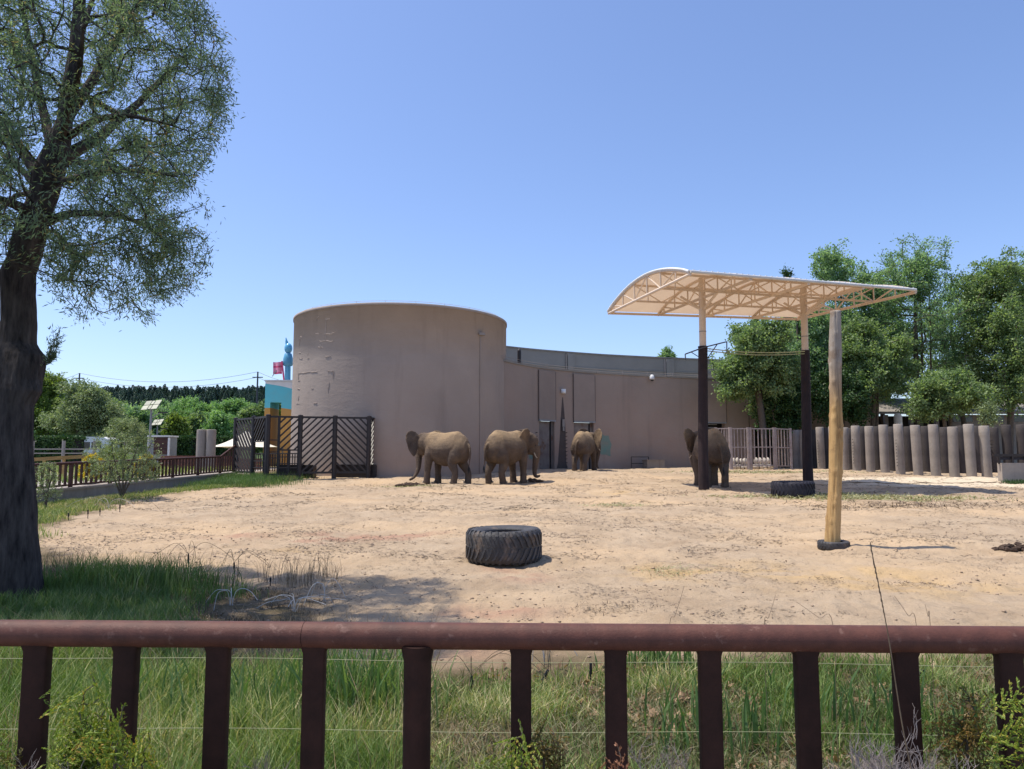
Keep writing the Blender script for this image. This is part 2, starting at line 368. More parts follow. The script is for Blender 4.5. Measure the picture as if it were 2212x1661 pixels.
def portal_mat():
    m, t, b, o = _new('painted_wave_plaster'); tc = N(t, 'ShaderNodeTexCoord'); v = tc.outputs['Object']
    sep = N(t, 'ShaderNodeSeparateXYZ'); t.links.new(v, sep.inputs[0])
    def edge(z0, amp, slope, w):
        ma = N(t, 'ShaderNodeMath', operation='MULTIPLY_ADD'); t.links.new(sep.outputs[0], ma.inputs[0]); ma.inputs[1].default_value = slope; ma.inputs[2].default_value = z0
        sn = N(t, 'ShaderNodeMath', operation='SINE'); mm = N(t, 'ShaderNodeMath', operation='MULTIPLY'); t.links.new(sep.outputs[0], mm.inputs[0]); mm.inputs[1].default_value = w; t.links.new(mm.outputs[0], sn.inputs[0])
        m2 = N(t, 'ShaderNodeMath', operation='MULTIPLY_ADD'); t.links.new(sn.outputs[0], m2.inputs[0]); m2.inputs[1].default_value = amp; t.links.new(ma.outputs[0], m2.inputs[2])
        g = N(t, 'ShaderNodeMath', operation='GREATER_THAN'); t.links.new(sep.outputs[2], g.inputs[0]); t.links.new(m2.outputs[0], g.inputs[1]); return g.outputs[0]
    c = mixc(t, edge(4.05, .07, -.06, 1.6), (.52, .27, .06), (.12, .52, .60)); c = mixc(t, edge(5.75, .10, -.24, 1.1), c, (.72, .70, .68))
    c = mixc(t, ramp(t, noise(t, v, 1.4, 6, .7), [(.4, 0), (.8, .25)]), c, (.3, .28, .24))
    t.links.new(c, b.inputs['Base Color']); b.inputs['Roughness'].default_value = .8; return m
M['portal'] = portal_mat()
M['blue'] = mat('light_blue_gloss', (.13, .42, .60), (.10, .36, .55), rough=.25, bump=.02, spec=.5)
M['pink'] = mat('pink_cloth', (.72, .10, .22), (.60, .08, .18), bump=.05)
M['pink_pale'] = mat('pale_pink_cloth', (.80, .32, .44), (.72, .28, .38), bump=.05)
M['tent'] = mat('cream_tent_cloth', (.80, .76, .62), (.70, .66, .54), rough=.7, bump=.05)
M['solar'] = mat('pale_solar_glass', (.42, .42, .30), (.34, .35, .26), rough=.3, bump=.02)
M['steel'] = mat('grey_steel', (.30, .31, .32), (.22, .23, .24), rough=.5)
M['sack'] = mat('white_sack', (.62, .58, .52), (.42, .38, .33), sc=6, bump=.4)

# ---------------------------------------------------------------- ground: one sheet out to the horizon
def build_ground():
    ys = [-16.0]
    while ys[-1] < 3.0: ys.append(ys[-1]+.5 if ys[-1] < 2 else ys[-1]+.03)
    while ys[-1] < 62: ys.append(ys[-1]*1.0068)
    while ys[-1] < 1500: ys.append(ys[-1]*1.045)
    ys = np.array(ys); t = np.linspace(-1.0, 1.0, 620); t = np.sign(t)*(np.abs(t)**1.08)
    Wd = 1.05*np.sqrt(ys**2+30)+2
    X = t[None, :]*Wd[:, None]; Y = np.repeat(ys[:, None], len(t), 1)
    Z = gz(X, Y); n, m = X.shape
    # fine churn of the trodden sand
    churn = (1-sstep(45, 70, Y))
    soil = np.zeros_like(X)
    nz = fbm(X, Y, .9, 4, 31)*1.6
    verge = 1-sstep(-.5, .5, X-sand_x(Y)+nz*.7); verge = verge*sstep(7, 12, Y)
    near = 1-sstep(5.6, 6.5, Y+nz*.5-np.where(X < -.12*Y, 1.2, 0)*0-0.12*np.clip(X, -3, 6))
    tree = (1-sstep(-.30, -.16, X/np.maximum(Y, 1)+nz*.05))*(1-sstep(9.3, 10.6, Y+nz*.8))
    soil = np.clip(np.maximum(np.maximum(verge*(Y < 48), near), tree), 0, 1)
    far = sstep(46, 56, Y)*(1-sstep(-10, -6, X)) + sstep(80, 100, Y); far = np.clip(far, 0, 1)
    pave = (1-sstep(-.1, .1, X-kerb_x(Y)))*(Y > 6)*(1-sstep(46, 52, Y)); pave = np.maximum(pave, 1-sstep(1.0, 1.4, Y))
    def blob(cx, cy, rx, ry): return np.exp(-(((X-cx)/rx)**2+((Y-cy)/ry)**2))
    red = np.zeros_like(X); yel = np.zeros_like(X)
    for (px, py, rx, ry) in ((1130, 1245, .35, .5), (1080, 1230, .3, .35), (880, 1158, .9, .5), (770, 1163, .9, .5), (490, 1160, .7, .6), (700, 1168, .9, .8), (1100, 1320, .5, .3), (980, 1325, .3, .2), (960, 1400, .7, .25)):
        p = on(px, py); red += .6*blob(p.x, p.y, rx, ry)
    for (px, py, rx, ry) in ((775, 1262, .35, .4), (1450, 1235, .7, .8), (1740, 1235, 1.6, 1.2), (1340, 1065, 1.5, 1.2), (2000, 1270, 1.2, .8), (640, 1188, .5, .3)):
        p = on(px, py); yel += .35*blob(p.x, p.y, rx, ry)
    mod = np.clip(.5+fbm(X, Y, 2.2, 4, 77)*1.8, 0, 1)
    red = np.clip(red*mod*1.3, 0, .8); yel = np.clip(yel*mod*1.3, 0, .75)
    pale = sstep(13.5, 19, X+nz)*sstep(33.2, 34.4, Y+.02*X+nz*.25)*(1-sstep(39.5, 41, Y))
    idx = np.arange(n*m).reshape(n, m)
    Fq = np.stack([idx[:-1, :-1], idx[:-1, 1:], idx[1:, 1:], idx[1:, :-1]], -1).reshape(-1, 4)
    me = npmesh('ground', np.stack([X, Y, Z], -1).reshape(-1, 3), Fq, 4, M['ground'], None, True,
                dict(soil=soil.ravel(), far=far.ravel(), pave=pave.ravel(), red=red.ravel(), yel=yel.ravel(), pale=(pale*.8).ravel()))
    o = link('ground', me); o['kind'] = 'structure'; o['label'] = 'trodden pinkish sand of the enclosure with soil, grass verge and hill beyond'
build_ground()

# ---------------------------------------------------------------- round tower
TC = Vector((-6.86, 46.3)); TR = 6.5; TZ = 9.95
def ring_pt(a, r, z): return Vector((TC.x+r*math.sin(a), TC.y-r*math.cos(a), z))     # a = 0 faces the camera, + to the right
def build_tower():
    T = thing('round_tower', 'tall round mauve-grey plastered tower without windows at the left end of the building', 'tower', (TC.x, TC.y, .5))
    n = 128; prof = [(TR, -.5), (TR, .3), (TR, 2), (TR, 4.5), (TR, 7), (TR, TZ-.16), (TR+.05, TZ-.16), (TR+.05, TZ), (TR-.3, TZ), (TR-.3, TZ-.7)]
    mb = MB(); mb.lathe((TC.x, TC.y, 0), [(r, z) for r, z in prof], n); part('wall', mb, M['tower'], T, smooth=False)
    for p in T.children[0].data.polygons: p.use_smooth = abs(p.normal.z) < .5
    mb = MB(); r0 = TR-.22; pts = [ring_pt(2*math.pi*i/96, r0, TZ+.14) for i in range(97)]
    mb.tube(pts, .013, 5)
    part('lightning_wire', mb, M['white'], T)
    for i in range(0, 96, 4):
        p = pts[i]; part('wire_post', MB().beam((p.x, p.y, TZ), (p.x, p.y, TZ+.14), .025), M['white'], T)
    # cracked render seams standing proud of the wall
    mb = MB()
    def seam(px, py, dx, dy, w=.03):
        k = max(3, int(math.hypot(dx, dy)/6)); pts = []
        for i in range(k+1):
            qx = px+dx*i/k+rnd.uniform(-.8, .8); qy = py+dy*i/k+rnd.uniform(-.8, .8)
            off = (qx-860)/236; a = math.asin(max(-.99, min(.99, off)))+R(-8.4)
            D = TC.y-TR*math.cos(a); z = at(qx, qy, D).z; pts.append(ring_pt(a, TR+.005, z))
        mb.tube(pts, [w*rnd.uniform(.5, 1) for _ in pts], 5)
    for s in ((690, 728, 8, 0), (689, 730, -2, 18), (694, 731, -3, 8), (686, 762, 8, 0), (688, 775, 14, -1), (718, 775, 5, -2), (720, 762, 0, 4), (768, 722, 0, -34), (768, 690, 10, -1),
              (740, 722, 16, -3), (764, 722, 18, 0), (782, 722, 10, -6), (752, 737, 34, 0), (768, 737, 0, -14), (750, 750, 12, 0), (755, 744, 0, 8), (768, 770, 14, -1), (780, 826, -3, 22), (790, 802, -2, 14),
              (688, 806, 60, -3), (689, 806, 0, 18), (686, 822, 10, 0), (686, 840, 10, 0), (690, 864, 3, -8), (682, 872, 12, 0), (733, 839, 6, 0), (776, 802, 12, 0), (702, 672, 1, 12), (706, 678, 4, -3), (742, 690, 6, -6), (716, 672, 4, 0), (740, 871, 10, 0)):
        seam(*s, w=.03)
    part('render_crack', mb, M['tower'], T, stuff=True)
    # downpipe on the right flank
    a = math.asin((1063-860)/236)+R(-8.4); D = TC.y-TR*math.cos(a)
    mb = MB(); z0 = GZ(*ring_pt(a, TR, 0).xy)
    mb.tube([ring_pt(a, TR+.03, z0-.1), ring_pt(a, TR+.03, at(1063, 726, D).z)], .035, 8); part('downpipe', mb, M['tower'], T)
    c = ring_pt(a, TR+.12, at(1064, 722, D).z)
    K = solo('wall_camera', MB().box(c, (.34, .2, .14), rz=.4).beam(c, ring_pt(a, TR-.02, c.z), .05), M['conc_pale'], (c.x, c.y, c.z), 'small pale camera fixed high on the right flank of the round tower', 'security camera')
build_tower()

# ---------------------------------------------------------------- long curved building
WX = [1030, 1060, 1110, 1165, 1225, 1283, 1400, 1524, 1620, 1760, 1900]; WD = [41.8, 43.5, 46.2, 48.5, 50.2, 51.5, 53.6, 55.2, 56.2, 57.6, 59]
def wc(px, off=0):
    def P(q):
        d = float(np.interp(q, WX, WD)); d = (d+float(np.interp(q-18, WX, WD))+float(np.interp(q+18, WX, WD)))/3
        return Vector((hx(q, d), d))
    p = P(px); t = (P(px+3)-P(px-3)).normalized(); nrm = Vector((t.y, -t.x))      # towards the camera
    return p+nrm*off
def strip(mb, pa, pb, z0, z1, off, th, step=6):
    k = max(1, int(abs(pb-pa)/step)); f = []; b = []
    for i in range(k+1):
        q = pa+(pb-pa)*i/k; f.append(wc(q, off)); b.append(wc(q, off-th))
    base = len(mb.v)
    for i in range(k+1):
        mb.v += [(f[i].x, f[i].y, z0), (f[i].x, f[i].y, z1), (b[i].x, b[i].y, z1), (b[i].x, b[i].y, z0)]
    for i in range(k):
        for j in range(4):
            a = base+i*4+j; c = base+i*4+(j+1) % 4
            mb.f.append((a, c, c+4, a+4))
    mb.f.append((base+3, base+2, base+1, base)); e = base+k*4; mb.f.append((e, e+1, e+2, e+3)); return mb
LT, UT = 7.42, 9.8
def wz(px, py): return at(px, py, wc(px).y).z
def build_wall():
    B = thing('curved_building', 'long curved brown plastered elephant house with flat roof, stepping back above', 'building', (12, 54, .8))
    d1 = wz(1180, 907); d2 = wz(1262, 910); d3 = wz(1546, 912)
    mb = MB()
    for a, b, z0 in ((1030, 1165, -.3), (1165, 1198, d1), (1198, 1240, -.3), (1240, 1283, d2), (1283, 1524, -.3), (1524, 1568, d3), (1568, 1632, -.3), (1632, 1685, 4.0), (1685, 1900, -.3)):
        strip(mb, a, b, z0, LT, 0, .45)
    part('lower_wall', mb, M['wall'], B)
    part('roof_edge', strip(MB(), 1030, 1900, LT+.002, LT+.10, .06, .6), M['upper'], B)
    part('terrace_roof', strip(MB(), 1030, 1900, LT-.25, LT-.05, -.5, 7), M['upper'], B)
    part('upper_wall', strip(MB(), 1048, 1760, LT-.5, UT, -6.5, .4), M['upper'], B)
    part('coping', strip(MB(), 1048, 1760, UT+.002, UT+.10, -6.42, .56), M['conc'], B)
    part('ledge', strip(MB(), 1048, 1760, wz(1300, 788)+.6, wz(1300, 788)+.68, -6.44, .06), M['upper'], B)
    for q in (1143, 1332, 1535, 1700):
        part('pilaster', strip(MB(), q, q+15, LT-.3, UT-.05, -6.32, .18, 15), M['upper'], B)
        part('downpipe', strip(MB(), q-3.5, q-1.5, LT-.1, UT-.05, -6.38, .1, 3), M['conc_pale'], B)
    # shutters hanging above the doorways, standing a little proud
    for a, b, z0 in ((1163, 1199, d1), (1239, 1285, d2), (1522, 1570, d3)):
        part('shutter_panel', strip(MB(), a, b, z0, LT-.12, .09, .088), M['panel'], B)
        part('shutter_rail', strip(MB(), a, b, z0-.09, z0, .12, .12), M['steel'], B)
        for q in (a-.7, b+.2): part('guide_rail', strip(MB(), q, q+.6, z0-.1, LT-.15, .094, .03, 2), M['stain'], B)
    for q in (1620,): part('wall_joint', strip(MB(), q, q+.8, .6, LT-.1, .02, .02, 2), M['dark'], B)
    for a, b, z1 in ((1167, 1190, d1-.1), (1240, 1274, d2-.1)):
        dd = part('door', strip(MB(), a, b, .5, z1, -.12, .08, 40), M['door'], B)
        part('door_frame', strip(MB(), b+.4, b+2.2, .4, z1, -.05, .2, 40), M['dark'], B)
        part('door_leaf', strip(MB(), b+2.4, b+8.5, .4, z1, -.16, .08, 40), M['door'], B)
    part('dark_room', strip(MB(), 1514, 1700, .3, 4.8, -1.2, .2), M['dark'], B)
    for k in range(4):
        z = d3-.18-.22*k; part('louvre', strip(MB(), 1526, 1556, z, z+.05, -.35, .1, 40), M['steel'], B)
    part('damp_streak', _streak(), M['stain'], B)
    part('green_patch', _patch(1285, 1322, 935, 985), M['green'], B, label='washed out green paint patch on the wall'); part('green_patch', _patch(1140, 1163, 945, 995), M['green'], B, label='washed out green paint patch on the wall')
    # rows of short spikes up the corners of the doorways
    for q, y0, y1 in ((1157, 935, 1008), (1222, 935, 1008), (1014+0, 0, 0)):
        if not y0: continue
        for k in range(10):
            y = y0+(y1-y0)*k/9; p = wc(q); z = at(q, y, p.y).z
            f = wc(q, .16); part('spike', MB().beam((p.x, p.y, z), (f.x, f.y, z+.03), .035), M['iron'], B)
    # stay wires along the roof edge
    mb = MB()
    mb.tube([Vector((*wc(q, .12), LT+.28)) for q in range(1062, 1700, 30)], .012, 4); mb.tube([Vector((*wc(q, .12), LT+.14)) for q in range(1062, 1700, 30)], .012, 4)
    part('roof_wire', mb, M['conc_pale'], B)
    for q in range(1070, 1700, 55):
        p = wc(q, .12); part('wire_post', MB().beam((p.x, p.y, LT), (p.x, p.y, LT+.32), .03), M['conc_pale'], B)
    # lamp on the wall, camera domes
    for px, py, s, lb in ((1406, 818, 1.0, 'white dome camera on a bracket at the roof edge of the curved brown wall'), (1588, 847, .7, 'small white camera on the brown wall beside the green trees')):
        p = wc(px, .35); z = at(px, py, p.y).z; r = wc(px, 0)
        t = thing('dome_camera', lb, 'security camera', (r.x, r.y, z))
        part('bracket', MB().beam((r.x, r.y, z+.18*s), (p.x, p.y, z+.2*s), .07*s), M['white'], t)
        part('housing', MB().lathe((p.x, p.y, z), [(.02, .3*s), (.10*s, .28*s), (.16*s, .12*s), (.18*s, -.02), (.15*s, -.06*s), (.02, -.06*s)][::-1], 14), M['white'], t, smooth=True)
        part('lens_dome', MB().ell((p.x, p.y, z-.07*s), (.12*s, .12*s, .12*s)), M['glass'], t, smooth=True)
    p = wc(1216, .1); z = at(1216, 862-17, p.y).z
    solo('wall_lamp', MB().box((p.x, p.y, z), (.3, .25, .28)).ell((p.x-.02, p.y-.15, z-.05), (.12, .12, .12), 8, 6), M['white'], (p.x, p.y, z), 'small white lamp at the tip of the dark damp streak between the two doors', 'lamp')
    p = wc(1216, .08); z = at(1216, 917, p.y).z
    solo('wall_box', MB().box((p.x, p.y, z+.1), (.16, .2, .5)).box((p.x, p.y, z-.3), (.12, .16, .25)), M['conc_pale'], (p.x, p.y, z), 'small pale switch box half way down the dark damp streak', 'box')
    # arch-topped dark niche in the upper wall beside the tower
    p = wc(1122, -6.40)
def _streak():
    mb = MB(); pts = [(1216, 858, .6), (1216, 880, 2.6), (1216, 905, 4.5), (1216, 935, 6), (1215, 965, 7.2), (1214, 1000, 9), (1214, 1012, 12)]
    base = 0
    for px, py, w in pts:
        for s in (-1, 1):
            p = wc(px+s*w, .012); mb.v.append((p.x, p.y, at(px, py, p.y).z))
    for i in range(len(pts)-1): mb.f.append((2*i, 2*i+1, 2*i+3, 2*i+2))
    return mb
def _patch(x0, x1, y0, y1):
    mb = MB(); n = 14; cx = (x0+x1)/2; cy = (y0+y1)/2
    p = wc(cx, .01); mb.v.append((p.x, p.y, at(cx, cy, p.y).z))
    for k in range(n):
        a = 2*math.pi*k/n; s = rnd.uniform(.75, 1.15); sq = 1/max(abs(math.cos(a)), abs(math.sin(a)))**.6
        qx = cx+(x1-x0)/2*math.cos(a)*s*sq; qy = cy+(y1-y0)/2*math.sin(a)*s*sq; p = wc(qx, .012); mb.v.append((p.x, p.y, at(qx, qy, p.y).z))
    mb.f += [(0, k+1, (k+1) % n+1) for k in range(n)]
    return mb
build_wall()
def solids_by_wall():
    p = wc(1392, 1.1); g = GZ(p.x, p.y); t = wc(1410, 1.1)-wc(1374, 1.1); rz = math.atan2(t.y, t.x)
    solo('concrete_trough', MB().box((p.x, p.y, g+.22), (1.45, .6, .72), rz=rz).box((p.x, p.y, g+.60), (1.52, .66, .05), rz=rz), M['pillar'], (p.x, p.y, g), 'low brown concrete block trough against the curved wall', 'trough')
    a = wc(1347, .9); b = wc(1385, .9); g = GZ(a.x, a.y); t = thing('open_frame', 'thin dark open metal frame leaning by the concrete trough at the wall', 'frame', (a.x, a.y, g))
    part('upright', MB().beam((a.x, a.y, g-.1), (a.x, a.y, g+.85), .05), M['iron'], t); part('upright', MB().beam((b.x, b.y, g-.1), (b.x, b.y, g+.85), .05), M['iron'], t)
    part('top_bar', MB().beam((a.x, a.y, g+.87), (b.x, b.y, g+.87), .05), M['iron'], t)
    part('cross_bar', MB().beam((a.x, a.y, g+.42), (b.x, b.y, g+.42), .05), M['iron'], t)
    p = wc(1137, .2)
    q = Vector((hx(1122, 51), 51.0)); z0 = at(1122, 782, 51).z; z1 = at(1122, 757, 51).z
    solo('roof_vent', MB().tube([(q.x, q.y, z0-.3), (q.x, q.y, z1), (q.x, q.y, z1+.15)], [.13, .13, .04], 10), M['iron'], (q.x, q.y, z0), 'slim dark vent pipe on the terrace between tower and upper wall', 'vent pipe')
solids_by_wall()

# ---------------------------------------------------------------- metal gate with sacks behind
def gate(pa, Da, pb, Db, ytop_a, n, label, cat='gate', cross=.45):
    a = Vector((hx(pa, Da), Da)); b = Vector((hx(pb, Db), Db)); g = GZ((a.x+b.x)/2, (a.y+b.y)/2)
    top = at(pa, ytop_a, Da).z; t = thing('metal_gate', label, cat, (a.x, a.y, g), 'pale metal bar gates')
    for p in (a, b): part('post', MB().tube([(p.x, p.y, GZ(p.x, p.y)-.2), (p.x, p.y, top+.08)], .10, 8), M['gatebar'], t)
    for z in (top, top-cross*(top-g), g+.28): part('crossbar', MB().beam((a.x, a.y, z), (b.x, b.y, z), .07), M['gatebar'], t)
    for k in range(1, n):
        p = a.lerp(b, k/n); part('bar', MB().tube([(p.x, p.y, g+.28), (p.x, p.y, top)], .033, 6), M['gatebar'], t)
gate(1548, 49.6, 1578, 49.2, 926, 5, 'leftmost pale metal bar gate panel, half hidden behind the shaded elephant')
gate(1580, 49.2, 1617, 49.0, 926, 5, 'pale metal bar gate panel in front of the brown wall, white sacks showing behind')
gate(1622, 49.0, 1673, 49.2, 926, 6, 'pale metal bar gate panel in front of the dark doorway')
gate(1676, 49.3, 1709, 50.5, 926, 5, 'rightmost metal bar gate panel in shade next to the concrete pillars')
for i, px in enumerate((1584, 1593, 1601, 1609, 1633, 1641, 1650, 1658)):
    D = 50.2; x = hx(px, D); g = GZ(x, D); z = .52
    m = MB(); m.ell((x, D, g+.25+z*.5), (.15, .24, .26), 8, 6); m.box((x, D, g+.15), (.3, .5, .3))
    solo('white_sack', m, M['sack'], (x, D, g), ('stuffed white sack behind the metal gate, number %s of the row from the left' % ['one', 'two', 'three', 'four', 'five', 'six', 'seven', 'eight'][i]), 'sack', 'white sacks behind the gates', smooth=True)

# ---------------------------------------------------------------- concrete pillars
ORDN = 'first second third fourth fifth sixth seventh eighth ninth tenth eleventh twelfth thirteenth fourteenth fifteenth sixteenth seventeenth eighteenth nineteenth twentieth twenty-first twenty-second twenty-third twenty-fourth twenty-fifth twenty-sixth twenty-seventh twenty-eighth twenty-ninth thirtieth thirty-first thirty-second thirty-third thirty-fourth thirty-fifth thirty-sixth thirty-seventh thirty-eighth thirty-ninth fortieth'.split()
def _tilt(mb, x, y, z):
    a, b = rnd.gauss(0, .011), rnd.gauss(0, .011)
    mb.v = [(v[0]+(v[2]-z)*a, v[1]+(v[2]-z)*b, v[2]) for v in mb.v]
def pillars():
    fr = [(1721, 52.6), (1736, 51.4), (1774, 49.4), (1802, 48.0), (1825, 47.2), (1850, 46.2), (1880, 44.9), (1911, 43.9), (1944, 42.8), (1982, 41.9), (2020, 41.2), (2060, 40.6), (2097, 40.2), (2130, 40.0)]
    bk = [(1757, 51.6), (1788, 50.2), (1814, 49.2), (1838, 48.2), (1866, 47.2), (1897, 46.1), (1929, 45.0), (1964, 44.0), (2001, 43.4), (2042, 43.0), (2078, 42.9), (2112, 42.8), (2150, 42.8), (2178, 42.6), (2208, 42.4), (2238, 42.2), (2268, 42)]
    H = 2.75
    first = None
    def prof(r, h): return [(r*.96, -.4), (r, 0), (r*1.01, h*.3), (r, h*.8), (r, h-.03), (r-.03, h)]
    for j, (row, nm) in enumerate(((fr, 'front row'), (bk, 'back row'))):
        for i, (px, D) in enumerate(row):
            x = hx(px, D); g = GZ(x, D); r = .25 if j == 0 else .25; D += .0 if j == 0 else 1.4; x = hx(px, D); g = GZ(x, D)
            mb = MB().lathe((x, D, g), [(q*(1+rnd.uniform(-.01, .01)), z) for q, z in prof(r, H+rnd.uniform(-.09, .09))], 20)
            rows = (i in (2, 8, 13) and j == 0)
            if j == 0 and i == 2: lb = 'front row pillar with a short ladder of spikes, third right of the metal gates'
            else: lb = '%s pale concrete pillar of the %s counting right from the metal gate' % (ORDN[i], nm)
            T = thing('concrete_pillar', lb, 'pillar', (x, D, g), 'concrete pillars fencing the enclosure, '+nm)
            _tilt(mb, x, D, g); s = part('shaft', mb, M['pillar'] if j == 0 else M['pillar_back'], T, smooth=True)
            for p in s.data.polygons: p.use_smooth = abs(p.normal.z) < .5
            if j == 0 and i in (2, 4, 5, 8, 13):
                for k in range(9):
                    z = g+.45+k*.18; sx = -.28 if i in (2, 5, 8) else .20
                    part('spike', MB().beam((x+sx*.9, D-.12, z), (x+sx*1.15, D-.30, z+.02), .035), M['iron'], T)
pillars()
# ---------------------------------------------------------------- low building at right behind the trees
def right_building():
    D = 64; xa, xb = hx(1690, D), hx(2420, D); g = GZ(30, D)
    B = thing('service_building', 'low building with a long pale sloping eave behind the trees on the right', 'building', ((xa+xb)/2, D, g))
    z0 = at(1980, 925, D).z; zt = at(1980, 896, D).z; ze = at(1980, 868, D).z
    part('wall', MB().box(((hx(2062, D)+xb)/2, D+.25, (g+zt)/2), (xb-hx(2062, D), .5, zt-g)), M['conc_pale'], B)
    part('wall', MB().box(((xa+hx(1862, D))/2, D+.25, (g+zt)/2), (hx(1862, D)-xa, .5, zt-g)), M['wall'], B)
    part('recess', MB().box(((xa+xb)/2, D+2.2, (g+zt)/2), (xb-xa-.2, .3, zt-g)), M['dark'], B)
    mb = MB(); mb.add([(xa, D-1.2, zt), (xb, D-1.2, zt), (xb, D+2.5, ze+.3), (xa, D+2.5, ze+.3), (xa, D-1.2, zt+.2), (xb, D-1.2, zt+.2), (xb, D+2.5, ze+.5), (xa, D+2.5, ze+.5)], [(0, 1, 2, 3), (7, 6, 5, 4), (0, 4, 5, 1), (1, 5, 6, 2), (2, 6, 7, 3), (3, 7, 4, 0)])
    part('roof', mb, M['conc'], B)
    for px in (1866, 1920, 1975, 2030, 2062): part('column', MB().box((hx(px, D), D+.2, (g+zt)/2), (.3, .3, zt-g)), M['conc'], B)
    for px in (2082, 2150, 2210): part('window', MB().box((hx(px, D), D-.02, zt-.35), (1.8, .1, .5)), M['glass'], B)
    D = 55; x = hx(1944, D); g = GZ(x, D)
    solo('standpipe', MB().tube([(x, D, g-.1), (x, D, at(1944, 900, D).z), (x, D, at(1944, 893, D).z)], [.28, .28, .2], 12), M['white'], (x, D, g), 'pale upright cylinder standing behind the pillars under the trees', 'cylinder')
    # low wall with a purple-grey rail at the right edge
    D = 37.5; xa, xb = hx(2158, D), hx(2330, D); g = GZ((xa+xb)/2, D)
    T = thing('low_wall', 'low pale concrete wall carrying a dark rail at the right edge beside the pillars', 'wall', ((xa+xb)/2, D, g))
    zt = at(2180, 1000, D).z; part('wall', MB().box(((xa+xb)/2, D, (g-.3+zt)/2), (xb-xa, .35, zt-g+.3)), M['conc_pale'], T)
    za = at(2180, 983, D).z; part('top_rail', MB().beam((xa-.3, D, za), (xb, D, za), .12), M['iron'], T)
    zb = at(2180, 996, D).z; part('board', MB().box(((xa+xb)/2, D+.12, (za+zb)/2), (xb-xa, .04, (za-zb)*.55)), M['rubber2'], T)
    for k in range(7): x = xa+(xb-xa)*k/6; part('rail_post', MB().beam((x, D, zt-.05), (x, D, za), .08), M['iron'], T)
right_building()

# ---------------------------------------------------------------- left: kerb and brown railing
def left_fence():
    y0, y1 = 15.0, 41.0
    k = thing('kerb_wall', 'low grey concrete retaining kerb along the left grass verge', 'wall', (float(kerb_x(28)), 28, .2))
    mb = MB(); n = 40
    for i in range(n+1):
        y = y0+(y1-y0)*i/n; x = float(kerb_x(y)); z = .49+(y-25)*.0213
        mb.v += [(x+.02, y, z-.75), (x+.02, y, z-.06), (x-.3, y, z-.06), (x-.3, y, z-.75)]
    for i in range(n):
        for j in range(4): a = i*4+j; c = i*4+(j+1) % 4; mb.f.append((a, c, c+4, a+4))
    part('kerb', mb, M['conc'], k)
    mb = MB()
    for i in range(n+1):
        y = y0+(y1-y0)*i/n; x = float(kerb_x(y)); z = .49+(y-25)*.0213
        mb.v += [(x+.07, y, z-.058), (x+.07, y, z+.02), (x-.35, y, z+.02), (x-.35, y, z-.058)]
    for i in range(n):
        for j in range(4): a = i*4+j; c = i*4+(j+1) % 4; mb.f.append((a, c, c+4, a+4))
    part('coping', mb, M['conc_pale'], k)
    T = thing('brown_railing', 'brown metal railing with square balusters on the kerb at the left', 'railing', (float(kerb_x(28))-.1, 28, .55))
    P = lambda y, h: Vector((float(kerb_x(y))-.12, y, .51+(y-25)*.0213+h))
    part('top_rail', MB().tube([P(y, .86) for y in np.linspace(y0, 39.2, 12)]+[P(41.0, 1.45)], .05, 8), M['railfar'], T, smooth=True)
    part('bottom_rail', MB().beam(P(y0, .08), P(41, .08), .07), M['railfar'], T)
    y = y0+.2; i = 0
    while y < 40.9:
        w = .11 if i % 8 == 0 else .07; h = .84+max(0, (y-39.2)/1.8)*.58
        part('post' if i % 8 == 0 else 'baluster', MB().beam(P(y, -.02 if i % 8 == 0 else .1), P(y, h), w), M['railfar'], T); y += .30; i += 1
left_fence()

